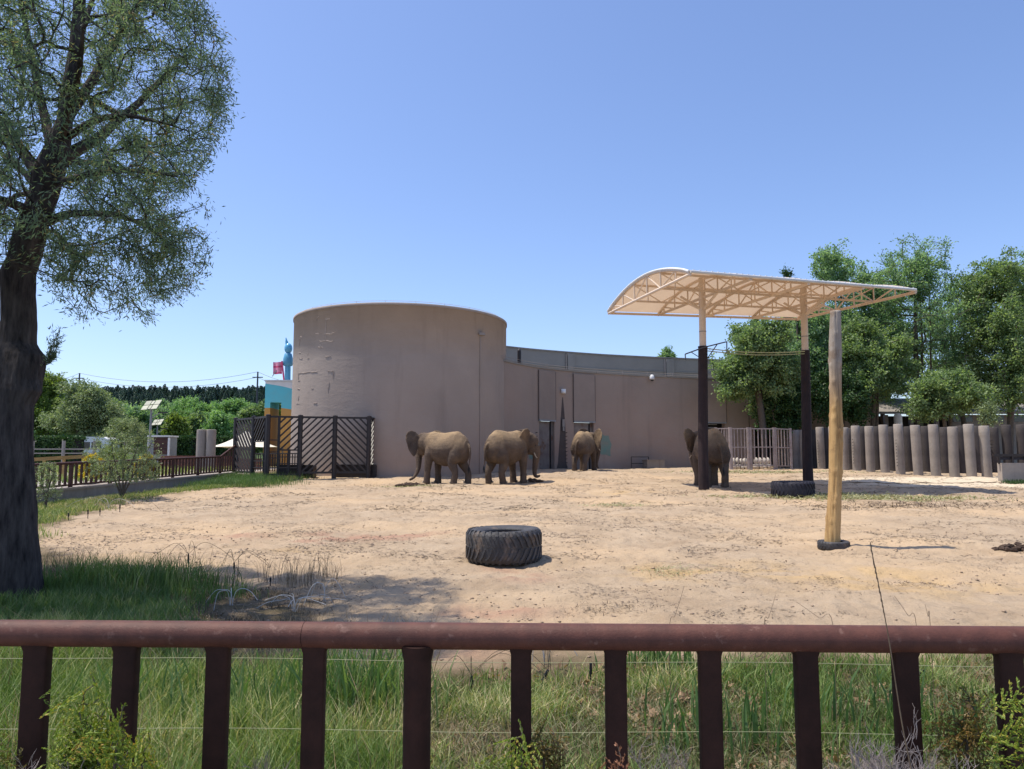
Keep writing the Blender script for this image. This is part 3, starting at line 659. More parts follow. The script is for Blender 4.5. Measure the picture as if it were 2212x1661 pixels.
# ---------------------------------------------------------------- lattice cage in front of the tower
def cage():
    PX = [(507, 41.0, 905, 1016), (546, 39.3, 905, 1030), (577, 37.8, 909, 1037), (647, 38.3, 908, 1036), (722, 38.8, 905, 1034), (796, 39.2, 904, 1033), (813.5, 40.3, 907, 1030)]
    pts = [Vector((hx(a, D), D)) for a, D, _, _ in PX]; zt = 3.68
    T = thing('lattice_fence', 'dark brown iron fence of slanting bars in zigzag panels before the round tower', 'fence', (pts[3].x, pts[3].y, GZ(*pts[3])))
    for i, p in enumerate(pts):
        g = GZ(p.x, p.y); part('post', MB().tube([(p.x, p.y, g-.3), (p.x, p.y, zt+.04)], .125 if i not in (6,) else .09, 10).lathe((p.x, p.y, zt+.04), [(.13, 0), (.13, .06), (.02, .09)], 10), M['iron'], T, smooth=False)
    def panel(a, b, sgn, z0, z1, step=.36, w=.085):
        L = (b-a).length; u = (b-a)/L; H = z1-z0
        P = lambda s, z: Vector((a.x+u.x*s, a.y+u.y*s, z0+z))
        # lines z = sgn*s*k + c
        k = 1.0; c = -L if sgn > 0 else 0
        lo = -L*k if sgn > 0 else 0; hi = H if sgn > 0 else H+L*k
        c = lo+step*.6*math.hypot(1, k)
        while c < hi:
            pp = []
            for s in (0, L):
                z = sgn*k*s+c
                if 0 <= z <= H: pp.append((s, z))
            for z in (0, H):
                s = (z-c)/(sgn*k)
                if 0 < s < L: pp.append((s, z))
            if len(pp) >= 2:
                pp.sort()
                if math.hypot(pp[-1][0]-pp[0][0], pp[-1][1]-pp[0][1]) > .15: part('slanting_bar', MB().beam(P(*pp[0]), P(*pp[-1]), w, w), M['iron'], T)
            c += step*1.02
    def rail(a, b, z, w=.10): part('rail', MB().beam((a.x, a.y, z), (b.x, b.y, z), w), M['iron'], T)
    g = GZ(*pts[3])
    for i in range(6): rail(pts[i], pts[i+1], zt)
    zb = .86
    panel(pts[0], pts[1], -1, zb, zt, .36); rail(pts[0], pts[1], zb)
    mid = pts[1].lerp(pts[2], .8)
    panel(pts[1], mid, 1, 1.95+.55, zt, .33); rail(pts[1], pts[2], .72, .07); rail(pts[1], pts[2], 2.45, .06)
    for z in (1.1, 1.45): rail(pts[1], pts[2], z, .05)
    part('post', MB().beam((mid.x, mid.y, .6), (mid.x, mid.y, zt), .07), M['iron'], T)
    jamb = pts[2].lerp(pts[3], .34)
    part('post', MB().beam((jamb.x, jamb.y, .6), (jamb.x, jamb.y, zt), .11), M['iron'], T)
    zw = at(620, 972, 38).z
    panel(jamb, pts[3], 1, zw, zt, .34); rail(jamb, pts[3], zw, .07); rail(pts[2], pts[3], .78, .08)
    m2 = jamb.lerp(pts[3], .5); part('post', MB().beam((m2.x, m2.y, .8), (m2.x, m2.y, zw), .12), M['iron'], T)
    for z in (zw-.35, zw-.68, zw-1.25): rail(jamb, pts[3], z, .045)
    for z in (zw+.5, zw-.1, zw-.4): rail(pts[2], jamb, z, .045)
    rail(jamb, pts[3], at(620, 1010, 38).z, .07)
    panel(pts[3], pts[4], 1, zb, zt, .335); rail(pts[3], pts[4], zb)
    panel(pts[4], pts[5], -1, zb, zt, .335); rail(pts[4], pts[5], zb)
    panel(pts[5], pts[6], 1, zb, zt, .24, .06); rail(pts[5], pts[6], zb)
    # troughs inside and behind
    for px, D, w, lb in ((632, 39.2, 1.4, 'dark open feed trough behind the bars near the doorway of the cage'), (662, 39.3, .9, 'small dark trough next to the post, slanting side, behind the bars'), (772, 39.9, 2.1, 'long dark trough behind the bars next to the tower wall')):
        x = hx(px, D); g = GZ(x, D); b = MB(); h = .62
        for sx in (-1, 1): b.box((x+sx*(w/2-.03), D, g+h/2), (.06, .7, h))
        for sy in (-1, 1): b.box((x, D+sy*.33, g+h/2), (w-.122, .06, h))
        b.box((x, D, g+.08), (w-.122, .598, .05)); b.beam((x-w/2-.03, D-.39, g+h+.02), (x+w/2+.03, D-.39, g+h+.02), .06)
        solo('feed_trough', b, M['iron'], (x, D, g), lb, 'trough')
    # low inner railing seen through the bars
    T2 = thing('inner_railing', 'low dark inner railing seen through the cage bars below the painted portal', 'railing', (hx(600, 43), 43, 1.0))
    a = Vector((hx(548, 43.5), 43.5)); b = Vector((hx(648, 41.6), 41.6)); g = .85
    for z in (g+.2, g+1.0): part('rail', MB().beam((a.x, a.y, z), (b.x, b.y, z), .06), M['iron'], T2)
    for k in range(20): p = a.lerp(b, k/19); part('baluster', MB().beam((p.x, p.y, g+.0), (p.x, p.y, g+1.0), .045), M['iron'], T2)
cage()

# ---------------------------------------------------------------- painted portal, statue, flag
def portal():
    D = 52.; x0, x1 = hx(568, D), hx(640, D); g = GZ(x0, D); zt = at(590, 824, D).z; zl = at(590, 869, D).z; wp = hx(580, D)-x0; dp = 2.0
    T = thing('painted_portal', 'square portal painted white, turquoise and orange in waves left of the tower', 'portal', (x0, D, g))
    part('pillar', MB().box((x0+wp/2, D+dp/2, (g-.2+zl)/2), (wp, dp, zl-g+.2)), M['portal'], T)
    xr = hx(604, D); part('pillar', MB().box(((xr+x1)/2, D+dp/2, (g-.2+zl)/2), (x1-xr, dp, zl-g+.2)), M['portal'], T)
    part('lintel', MB().box(((x0+x1)/2, D+dp/2, (zl+zt)/2+.001), (x1-x0, dp, zt-zl)), M['portal'], T)
    part('roof_slab', MB().box(((x0+x1)/2, D+dp/2, zt+.06), (x1-x0+.1, dp+.1, .1)), M['white'], T)
    for o in T.children:                       # material reads real heights in object space
        pass
    # abstract blue sculpture standing on the portal
    x = hx(616, D+.8); y = D+.8; z = zt+.1; T = thing('blue_sculpture', 'glossy light blue rounded sculpture on top of the portal, half hidden by the tower', 'sculpture', (x, y, z))
    part('lower_body', MB().tube([(x, y, z), (x, y, z+1.25)], [.22, .2], 12), M['blue'], T, smooth=True)
    part('middle_body', MB().lathe((x, y, z+1.1), [(.30, 0), (.36, .15), (.34, .5), (.25, .85), (.05, .98)], 16), M['blue'], T, smooth=True)
    part('head', MB().ell((x, y, z+2.35), (.28, .28, .38), 14, 10), M['blue'], T, smooth=True)
    part('horn', MB().tube([(x-.08, y, z+2.5), (x-.14, y, z+2.8), (x-.2, y, z+3.12)], [.13, .10, .02], 10), M['blue'], T, smooth=True)
    x = hx(590, D+.5); T = thing('pink_flag', 'pink flag with a darker band flying from a slanting pole beside the blue sculpture', 'flag', (x, D+.5, zt))
    part('pole', MB().tube([at(588, 813, D+.5), at(606, 790, D+.5)], .03, 6), M['steel'], T)
    for (ya, yb, mm, nm) in ((782, 790, 'pink_pale', 'cloth'), (790, 794, 'pink', 'band'), (794, 804, 'pink_pale', 'cloth'), (804, 808, 'pink', 'band')):
        mb = MB()
        for i in range(7):
            px = 590+i*3.2; yy = D+.5+.08*math.sin(i*1.3); mb.v += [tuple(at(px, ya+math.sin(i)*.5, yy)), tuple(at(px, yb+math.sin(i)*.5, yy)), tuple(at(px, ya+math.sin(i)*.5, yy+.02)), tuple(at(px, yb+math.sin(i)*.5, yy+.02))]
        for i in range(6): b = i*4; mb.f += [(b, b+1, b+5, b+4), (b+2, b+6, b+7, b+3)]
        part(nm, mb, M[mm], T)
    a = at(610, 824, D+.4); part('pole', MB().tube([(hx(609, D+.5), D+.5, zt), at(609, 780, D+.5)], .06, 6), M['pink'], T)
portal()

# ---------------------------------------------------------------- left middle ground
def left_mid():
    for px, lb in ((433.5, 'left one of the twin plain concrete cylinders behind the railing'), (454.5, 'right one of the twin plain concrete cylinders behind the railing')):
        D = 44; x = hx(px, D); g = GZ(x, D); zt = at(px, 928, D).z
        solo('concrete_cylinder', MB().lathe((x, D, g), [(.27, -.2), (.27, zt-g-.03), (.24, zt-g)], 20), M['conc_pale'], (x, D, g), lb, 'pillar', 'twin concrete cylinders')
    # solar lamps
    for px, D, yt, s, lb in ((322, 44, 870, 1.0, 'tall solar street lamp, the higher of two with a pale panel'), (337, 54, 906, .75, 'lower solar lamp standing just right of the tall one')):
        x = hx(px, D); g = GZ(x, D); zt = at(px, yt+12, D).z
        T = thing('solar_lamp', lb, 'street lamp', (x, D, g), 'solar street lamps')
        part('pole', MB().tube([(x, D, g), (x, D, zt)], [.09*s, .06*s], 8), M['steel'], T)
        m = Matrix.Rotation(R(40), 3, 'X') @ Matrix.Rotation(R(-6), 3, 'Y')
        for ix in (-1, 0, 1):
            for iy in (-1, 1):
                if ix == 0: sz = (.16*s, .34*s, .03); 
                else: sz = (.34*s, .40*s, .03)
                part('solar_panel', MB().box(Vector((x, D, zt+.2))+m @ Vector((ix*.30*s, iy*.23*s, 0)), sz, M=m), M['solar'], T)
        part('panel_frame', MB().box(Vector((x, D, zt+.16)), (.95*s, .06*s, .03), M=m).box(Vector((x, D, zt+.16)), (.05*s, .8*s, .031), M=m), M['iron'], T)
        part('lamp_arm', MB().tube([(x, D, zt-.6), (x+.35, D, zt-.35), (x+.62*s, D-.2, zt-.28)], .03, 6), M['steel'], T)
        part('lamp_head', MB().box((x+.8*s, D-.2, zt-.27), (.5*s, .2, .07)), M['iron'], T)
    # vans
    for px, D, L, yt, lb in ((114, 62, 2.1, 948, 'white van parked at far left behind the trees, mostly its cab showing'), (196, 58, 3.6, 944, 'longer white van behind the pale tree trunks on the left')):
        x = hx(px, D); g = GZ(x, D); h = at(px, yt, D).z-g; T = thing('white_van', lb, 'van', (x, D, g), 'white vans parked behind the trees')
        prof = [(-L/2, .35), (-L/2, h*.55), (-L/2+.25, h*.95), (-L/2+.45, h), (L/2-.5, h), (L/2-.1, h*.9), (L/2, h*.5), (L/2, .35)]
        mb = MB(); n = len(prof)
        mb.add([(x+a, D-.85, g+b) for a, b in prof]+[(x+a, D+.85, g+b) for a, b in prof], [tuple(range(n-1, -1, -1)), tuple(range(n, 2*n))]+[(i, (i+1) % n, (i+1) % n+n, i+n) for i in range(n)])
        part('body', mb, M['white'], T)
        for k in range(3): part('window', MB().box((x-L/2+.55+(L-1.1)*(k+.5)/3, D-.86, g+h*.68), ((L-1.1)/3-.12, .03, h*.26)), M['glass'], T)
        for s in (-1, 1): part('wheel', MB().tube([(x+s*L*.3, D-.88, g+.33), (x+s*L*.3, D-.68, g+.33)], .33, 16), M['rubber'], T)
    # kiosk with white frame
    D = 47; xa, xb = hx(318, D), hx(365, D); g = GZ((xa+xb)/2, D); za = at(340, 942, D).z; zb = at(340, 986, D).z
    T = thing('white_kiosk', 'small white-framed kiosk with a dark panelled front beyond the railing', 'kiosk', ((xa+xb)/2, D, g)); w = xb-xa
    part('body', MB().box(((xa+xb)/2, D+.6, (g+za)/2), (w-.1, 1.1, za-g-.1)), M['steel'], T)
    part('roof', MB().box(((xa+xb)/2, D+.55, za), (w+.05, 1.3, .09)), M['white'], T)
    for sx in (xa+.04, xb-.04): part('frame_post', MB().box((sx, D, (g+za)/2-.05), (.1, .1, za-g-.1)), M['white'], T)
    for k in range(5): part('slat', MB().box(((xa+xb)/2+.1, D+.03, zb+.15+(za-zb-.2)*k/5+.08), (w*.62, .03, (za-zb)/5-.05)), M['railfar'], T)
    # yellow timber rail and netting, pale pipe fence
    D = 33; a = at(50, 994, D); b = at(260, 981, D+2); T = thing('timber_rail', 'yellow timber rail fence with short posts behind the brown railing', 'fence', (a.x, a.y, GZ(a.x, a.y)))
    part('top_rail', MB().beam(a, b, .08, .16), M['wood_y'], T)
    for k in range(6): p = a.lerp(b, k/5); part('post', MB().beam((p.x, p.y+.05, GZ(p.x, p.y)), (p.x, p.y+.05, p.z-.05), .09), M['wood_y'], T)
    D = 41; T = thing('pipe_fence', 'pale pipe fence with grey posts far left beyond the timber rail', 'fence', (hx(120, D), D, GZ(hx(120, D), D)))
    for px in (69, 136, 203, 270): x = hx(px, D); part('post', MB().tube([(x, D, GZ(x, D)), (x, D, at(px, 952, D).z)], .09, 8), M['conc'], T)
    for y in (970, 979): part('rail', MB().beam(at(40, y, D), at(300, y, D), .06), M['conc_pale'], T)
    # cream tent
    D = 49; xm = hx(531, D); g = GZ(xm, D); za = at(531, 930, D).z; zb = at(531, 967, D).z; hw = (hx(596, D)-hx(466, D))/2
    T = thing('cream_tent', 'cream pointed fabric sunshade canopy behind the slanting bars', 'sunshade', (xm, D, g)); mb = MB(); n = 8; c = (xm, D)
    for sx, sy, ex, ey in ((-1, -1, 1, -1), (1, -1, 1, 1), (1, 1, -1, 1), (-1, 1, -1, -1)):
        base = len(mb.v)
        for i in range(n+1):
            t = i/n; zz = zb+(za-zb)*(1-t)**1.7
            for j in range(5):
                q = j/4; X = (sx+(ex-sx)*q)*hw*t; Y = (sy+(ey-sy)*q)*hw*t; mb.v.append((xm+X, D+Y, zz-.12*t*math.sin(q*math.pi)*-.5))
        for i in range(n):
            for j in range(4): k = base+i*5+j; mb.f.append((k, k+5, k+6, k+1))
    part('canopy', mb, M['tent'], T)
    for sx in (-1, 1):
        for sy in (-1, 1): part('pole', MB().tube([(xm+sx*hw*.93, D+sy*hw*.93, g), (xm+sx*hw*.93, D+sy*hw*.93, zb+.05)], .05, 6), M['steel'], T)
    # red-brown board planters
    for px0, px1, D, y0, lb in ((352, 422, 46, 984, 'red-brown slatted planter behind the twin cylinders, left part'), (466, 500, 46.5, 985, 'red-brown slatted planter between cylinders and cage'), (512, 543, 46, 990, 'red-brown slatted planter seen through the leftmost cage panel'), (551, 562, 45.5, 990, 'narrow red-brown box seen through the cage, left of the portal pillar')):
        xa, xb = hx(px0, D), hx(px1, D); g = GZ((xa+xb)/2, D); zt = at(px0, y0, D).z; T = thing('board_planter', lb, 'planter', ((xa+xb)/2, D, g), 'red-brown board planters'); k = 4; h = (zt-g+.05)/k
        for i in range(k): part('board', MB().box(((xa+xb)/2, D, g-.05+h*(i+.5)), (xb-xa, .7-.01*(i % 2), h-.02)), M['redbrick'], T)
    # power poles and lines on the ridge
    T0 = []
    for px, yt, D, lb in ((557, 803, 215, 'power pole with crossarm on the ridge at right, near the painted portal'), (172, 806, 235, 'power pole on the ridge above the far left trees'), (28, 800, 245, 'power pole on the ridge hidden behind the big trunk')):
        p = at(px, yt, D); g = GZ(p.x, D); T = thing('power_pole', lb, 'power pole', (p.x, D, g), 'power poles on the ridge')
        part('pole', MB().tube([(p.x, D, g), (p.x, D, p.z)], [.3, .22], 8), M['cable'], T); part('crossarm', MB().beam((p.x-1.5, D, p.z-1.6), (p.x+1.5, D, p.z-1.6), .25), M['cable'], T); T0.append(p)
    ends = [T0[2], T0[1], T0[0], at(760, 812, 205)]
    names = (('upper', 0, .0), ('lower', -1.6, 1.2))
    for nm, dz, dx in names:
        mb = MB(); pts = []
        for a, b in zip(ends[:-1], ends[1:]):
            for i in range(13):
                t = i/12; q = a.lerp(b, t); q.z += dz-3.2*4*t*(1-t)*.9; pts.append(q)
        mb.tube(pts, .05, 4, cap=False); solo('power_line', mb, M['cable'], T0[0], nm+' power line sagging between the poles on the ridge', 'cable', 'power lines on the ridge')
left_mid()

# ---------------------------------------------------------------- shelter
def shelter():
    N0, N4 = at(1491, 592, 27.5), at(1978, 631, 30.5); F0, F4 = at(1315, 677, 36.5), at(1723, 690, 39.0)
    C = lambda s, t: (N0.lerp(N4, s)).lerp(F0.lerp(F4, s), t)            # s along 0..1, t from near end to far end
    def rise(t): return .80*(math.sin(math.pi*t)**.85)
    Tp = lambda s, t: C(s, t)+Vector((0, 0, rise(t)+.06))
    base = on(1520, 1054); b2 = on(1745, 1050)
    b1 = Vector((hx(1519, 32.3), 32.3)); b2 = Vector((hx(1744, 33.8), 33.8)); g1 = GZ(*b1); g2 = GZ(*b2)
    T = thing('membrane_shelter', 'cream steel sunshade shelter with a curved membrane roof on two posts', 'shelter', (b1.x, b1.y, g1))
    mb = MB(); ns, ntt = 24, 18
    for i in range(ns+1):
        for j in range(ntt+1):
            s = i/ns; sag = -.12*abs(math.sin(math.pi*s*4)); q = Tp(-.006+1.012*s, j/ntt); mb.v.append((q.x, q.y, q.z+sag*math.sin(math.pi*j/ntt)+.05))
    for i in range(ns):
        for j in range(ntt): a = i*(ntt+1)+j; mb.f.append((a, a+1, a+ntt+2, a+ntt+1))
    o = part('membrane', mb, M['membrane'], T, smooth=True)
    # edge pipe + lacing
    e = MB(); 
    part('edge_pipe', MB().tube([Tp(i/20, 0)+Vector((0, -.03, .03)) for i in range(21)], .062, 8), M['white'], T, smooth=True)
    part('edge_pipe', MB().tube([Tp(0, i/20)+Vector((-.05, -.0, .05)) for i in range(21)], .05, 8), M['white'], T, smooth=True)
    part('edge_pipe', MB().tube([Tp(i/20, 1)+Vector((0, .0, -.05)) for i in range(21)], .06, 8), M['cream'], T, smooth=True)
    for i in range(40):
        s = (i+.5)/40; p = Tp(s, 0); part('lacing_rope', MB().tube([p+Vector((-.1, -.09, .0)), p+Vector((.0, -.02, .11)), p+Vector((.12, .14, .12))], .016, 4), M['white'], T)
    for k in range(5):
        s = k/4; n = 14
        tr = part('truss', MB().tube([Tp(s, i/n)-Vector((0, 0, .02)) for i in range(n+1)], .065, 8), M['cream'], T, smooth=True)
        part('bottom_chord', MB().tube([C(s, 0), C(s, 1)], .065, 8), M['cream'], tr)
        div = [0, .14, .3, .46, .62, .78, .92]
        for j, t in enumerate(div[1:]): part('strut', MB().tube([C(s, t), Tp(s, t)-Vector((0, 0, .03))], .035, 6), M['cream'], tr)
        for a, b in ((.14, .3), (.46, .3), (.46, .62), (.78, .62), (.92, .78)): part('diagonal', MB().tube([C(s, b), Tp(s, a)-Vector((0, 0, .03))], .033, 6), M['cream'], tr)
    for t in (.30, .62):
        lg = part('long_truss', MB().tube([Tp(0, t)-Vector((0, 0, .1)), Tp(1, t)-Vector((0, 0, .1))], .05, 6), M['cream'], T)
        part('bottom_chord', MB().tube([C(0, t)+Vector((0, 0, .0)), C(1, t)], .05, 6), M['cream'], lg)
        for k in range(8):
            s = k/8; part('diagonal', MB().tube([C(s if k % 2 else s+1/8, t), Tp(s+1/8 if k % 2 else s, t)-Vector((0, 0, .1))], .028, 5), M['cream'], lg)
            part('strut', MB().tube([C(s+1/16, t), Tp(s+1/16, t)-Vector((0, 0, .1))], .026, 5), M['cream'], lg)
    for b, g, py in ((b1, g1, 748), (b2, g2, 757)):
        zt = at(1520 if b is b1 else 1740, py, b.y).z; s0 = .25 if b is b1 else .75
        best = min((abs(C(s0, t).y-b.y), t) for t in np.linspace(0, 1, 60))[1]; tip = C(s0, best)
        top = Vector((tip.x, tip.y, tip.z)); lean = Vector((b.x, b.y, g))
        m = lean.lerp(top, (zt-g)/(top.z-g))
        part('padded_post', MB().tube([lean-Vector((0, 0, .4)), lean+Vector((0, 0, 1.5)), m-Vector((0, 0, .1)), m], [.235, .215, .20, .21], 18, jit=.012), M['wrap'], T, smooth=True)
        part('post', MB().tube([m-Vector((0, 0, .1)), top+Vector((0, 0, .9))], [.15, .15], 14), M['cream'], T, smooth=True)
        part('collar', MB().lathe(m+(top-m)*.3, [(.158, -.02), (.158, .02)], 14), M['conc'], T)
        j = top-Vector((0, 0, .55))
        for (ds, dt) in ((-.10, 0), (.10, 0), (0, -.16), (0, .16)):
            part('brace', MB().tube([j, C(s0+ds, best+dt)], .055, 8), M['cream'], T)
    # cables and iron bracket between the posts
    a = b1; zt = at(1515, 742, 32.3).z
    T2 = thing('cable_bracket', 'dark triangular iron bracket arms strapped to the left shelter post', 'bracket', (b1.x, b1.y, zt-.6))
    pL, pR = at(1480, 765, 32.3), at(1570, 738, 32.0); pb = at(1517, 752, 32.3)
    part('arm', MB().beam(pL, pb+Vector((0, -.2, 0)), .05), M['cable'], T2); part('arm', MB().beam(pb+Vector((0, -.2, 0)), pR, .05), M['cable'], T2)
    part('strut', MB().beam(at(1549, 744, 32.1), at(1517, 790, 32.3), .04), M['cable'], T2); part('drop_bar', MB().beam(pR, at(1570, 763, 32), .04), M['cable'], T2); part('drop_bar', MB().beam(pL, at(1481, 778, 32.3), .04), M['cable'], T2)
    part('strut', MB().beam(at(1492, 760, 32.3), at(1508, 770, 32.3), .03), M['cable'], T2)
    for dy, nm in ((0, 'upper'), (5, 'lower')):
        A_ = at(1520, 752+dy, 32.2); B_ = at(1738, 759+dy, 33.6); mb = MB(); mb.tube([A_.lerp(B_, i/12)-Vector((0, 0, .12*math.sin(math.pi*i/12))) for i in range(13)], .022, 5)
        solo('stay_cable', mb, M['wire'], A_, nm+' pale cable stretched between the two shelter posts', 'cable', 'cables between the shelter posts')
shelter()

# ---------------------------------------------------------------- tyres, log, dung, hay
def tyre(px, D, Rr, H, label, m, lugs=40, tilt=0.0, name='tractor_tyre', rin=.52):
    x = hx(px, D); g = GZ(x, D)-.03; T = thing(name, label, 'tyre', (x, D, g)); k = 72
    prof = [(Rr*rin, H*.10), (Rr*.72, .0), (Rr*.90, .01), (Rr*.965, H*.06), (Rr*.975, H*.3), (Rr*.98, H*.5), (Rr*.975, H*.7), (Rr*.965, H*.93), (Rr*.90, H*1.0), (Rr*.76, H*1.0), (Rr*.66, H*.97), (Rr*.60, H*.94), (Rr*rin, H*.90), (Rr*(rin+.03), H*.82), (Rr*.86, H*.7), (Rr*.9, H*.4), (Rr*.8, H*.12), (Rr*rin, H*.10)]
    mb = MB(); base = 0
    for r, z in prof:
        for i in range(k):
            a = 2*math.pi*i/k; w = 1+.012*math.sin(3*a+z*4)
            mb.v.append((x+r*w*math.cos(a), D+r*w*math.sin(a), g+z*(1+.03*math.sin(a+1))))
    for i in range(len(prof)-1):
        for j in range(k): a = i*k+j; c = i*k+(j+1) % k; mb.f.append((a, c, c+k, a+k))
    part('carcass', mb, m, T, smooth=True)
    for side in (0, 1):
        for i in range(lugs):
            a = 2*math.pi*(i+.5*side)/lugs; mb = MB(); rr = Rr*.985; q = 5
            for s in range(q):
                f = s/(q-1); z = (H*.98-f*H*.46) if side else (H*.03+f*H*.44); aa = a+(.16*f if f > .3 else .05*f)*(1)
                r1 = rr*(1.0 if s else .93); zz = z if s else (H*1.005 if side else H*.0)
                da = .030*(1.2-f*.3)
                for sgn in (-1, 1):
                    mb.v.append((x+r1*1.018*math.cos(aa+sgn*da), D+r1*1.018*math.sin(aa+sgn*da), g+zz)); mb.v.append((x+r1*.95*math.cos(aa+sgn*da*1.25), D+r1*.95*math.sin(aa+sgn*da*1.25), g+zz))
            for s in range(q-1):
                b = s*4; mb.f += [(b, b+4, b+6, b+2), (b, b+1, b+5, b+4), (b+2, b+6, b+7, b+3)]
            mb.f += [(0, 2, 3, 1), ((q-1)*4, (q-1)*4+1, (q-1)*4+3, (q-1)*4+2)]
            part('tread_lug', mb, m, T)
    return T
tyre(1088.5, 12.0, .60, .49, 'big worn tractor tyre lying flat on the open sand in the foreground', M['rubber'], 34)
tyre(1710, 27.6, .76, .56, 'large dark tyre lying in the shade of the shelter beside its right post', M['rubber2'], 30)

def log():
    b = on(1797, 1184); x, y, g = b; top = at(1808, 672, y+.15)
    T = thing('upright_log', 'tall peeled yellowish log standing upright in a small tyre', 'log', (x, y, g-.02))
    base = Vector((x, y, g-.1)); n = 40; k = 40; mb = MB(); L = (top-base)
    kn = [(rnd.uniform(.05, .95), rnd.uniform(0, 6.28), rnd.uniform(.06, .1)) for _ in range(22)]+[(t, -1.6+rnd.uniform(-.7, .7), .09) for t in (.2, .33, .45, .5, .62, .7, .78, .9)]
    for i in range(n*3+1):
        t = i/(n*3); c = base+L*t+Vector((.035*math.sin(t*5), .02*math.cos(t*4), 0)); r = .124-.024*t+.006*math.sin(t*17)
        for j in range(k):
            a = 2*math.pi*j/k; q = r*(1+.035*math.sin(3*a+t*3)+.02*float(vnoise(a*3, t*60)))
            for kt, ka, kr in kn:
                dt = (t-kt)*L.length/kr; da = ((a-ka+math.pi) % (2*math.pi)-math.pi)*r/kr
                q += .016*math.exp(-(dt*dt+da*da)*3)
            cr = ((a+1.75+.3*math.sin(t*7)+math.pi) % (2*math.pi))-math.pi
            q -= .016*math.exp(-(cr/.07)**2)
            mb.v.append((c.x+q*math.cos(a), c.y+q*math.sin(a), c.z))
    m3 = n*3
    for i in range(m3):
        for j in range(k): a = i*k+j; c = i*k+(j+1) % k; mb.f.append((a, c, c+k, a+k))
    mb.f.append(tuple(m3*k+j for j in range(k)))
    part('trunk', mb, M['log'], T, smooth=True)
    t2 = tyre(1793, y, .27, .15, 'small half buried car tyre ringing the foot of the upright log', M['rubber'], 26, name='car_tyre', rin=.6)
log()
def pile(px, py, r, h, label, m, cat, name='dung_pile', n=60, flat=.8):
    p = on(px, py); mb = MB()
    for i in range(n):
        a = rnd.uniform(0, 6.28); q = r*math.sqrt(rnd.random()); s = rnd.uniform(.12, .28)*r; hh = h*(1-(q/r)**1.5)
        c = (p.x+q*math.cos(a)*1.5, p.y+q*math.sin(a)*.7, p.z+rnd.uniform(0, max(.01, hh)))
        M_ = Matrix.Rotation(rnd.uniform(0, 3), 3, 'Z') @ Matrix.Rotation(rnd.uniform(-.5, .5), 3, 'X')
        v0 = len(mb.v); mb.ell(c, (s*1.3, s, s*flat*.7), 7, 4, M_)
        for j in range(v0, len(mb.v)): v = mb.v[j]; mb.v[j] = (v[0]+rnd.uniform(-.2, .2)*s, v[1]+rnd.uniform(-.2, .2)*s, v[2]+rnd.uniform(-.2, .2)*s)
    solo(name, mb, m, p, label, cat)
pile(2196, 1188, .24, .12, 'dark brown dung heap on the open sand at the right edge', M['dung'], 'dung')
pile(886, 1049, .45, .12, 'dark clump of dung and hay in front of the leftmost elephant', M['dung'], 'dung', n=40)
pile(1148, 1042, .4, .15, 'dark dung heap just right of the second elephant', M['dung'], 'dung', n=30)
pile(1697, 1216, .05, .04, 'single dark dropping on the sand left of the upright log', M['dung'], 'dung', n=8)
def ridge():
    mb = MB(); pts = []
    for i in range(40): x = 13+i*.42; y = 35.6+.05*x+.1*math.sin(i*.7); pts.append((x, y, GZ(x, y)+.01))
    mb.tube(pts, [.02+.02*rnd.random() for _ in pts], 6)
    o = solo('half_buried_hose', mb, M['stem'], pts[0], 'added thin dark ridge across the pale sand at right', 'hose')  # added ridge that draws the thin dark line over the pale sand
ridge()
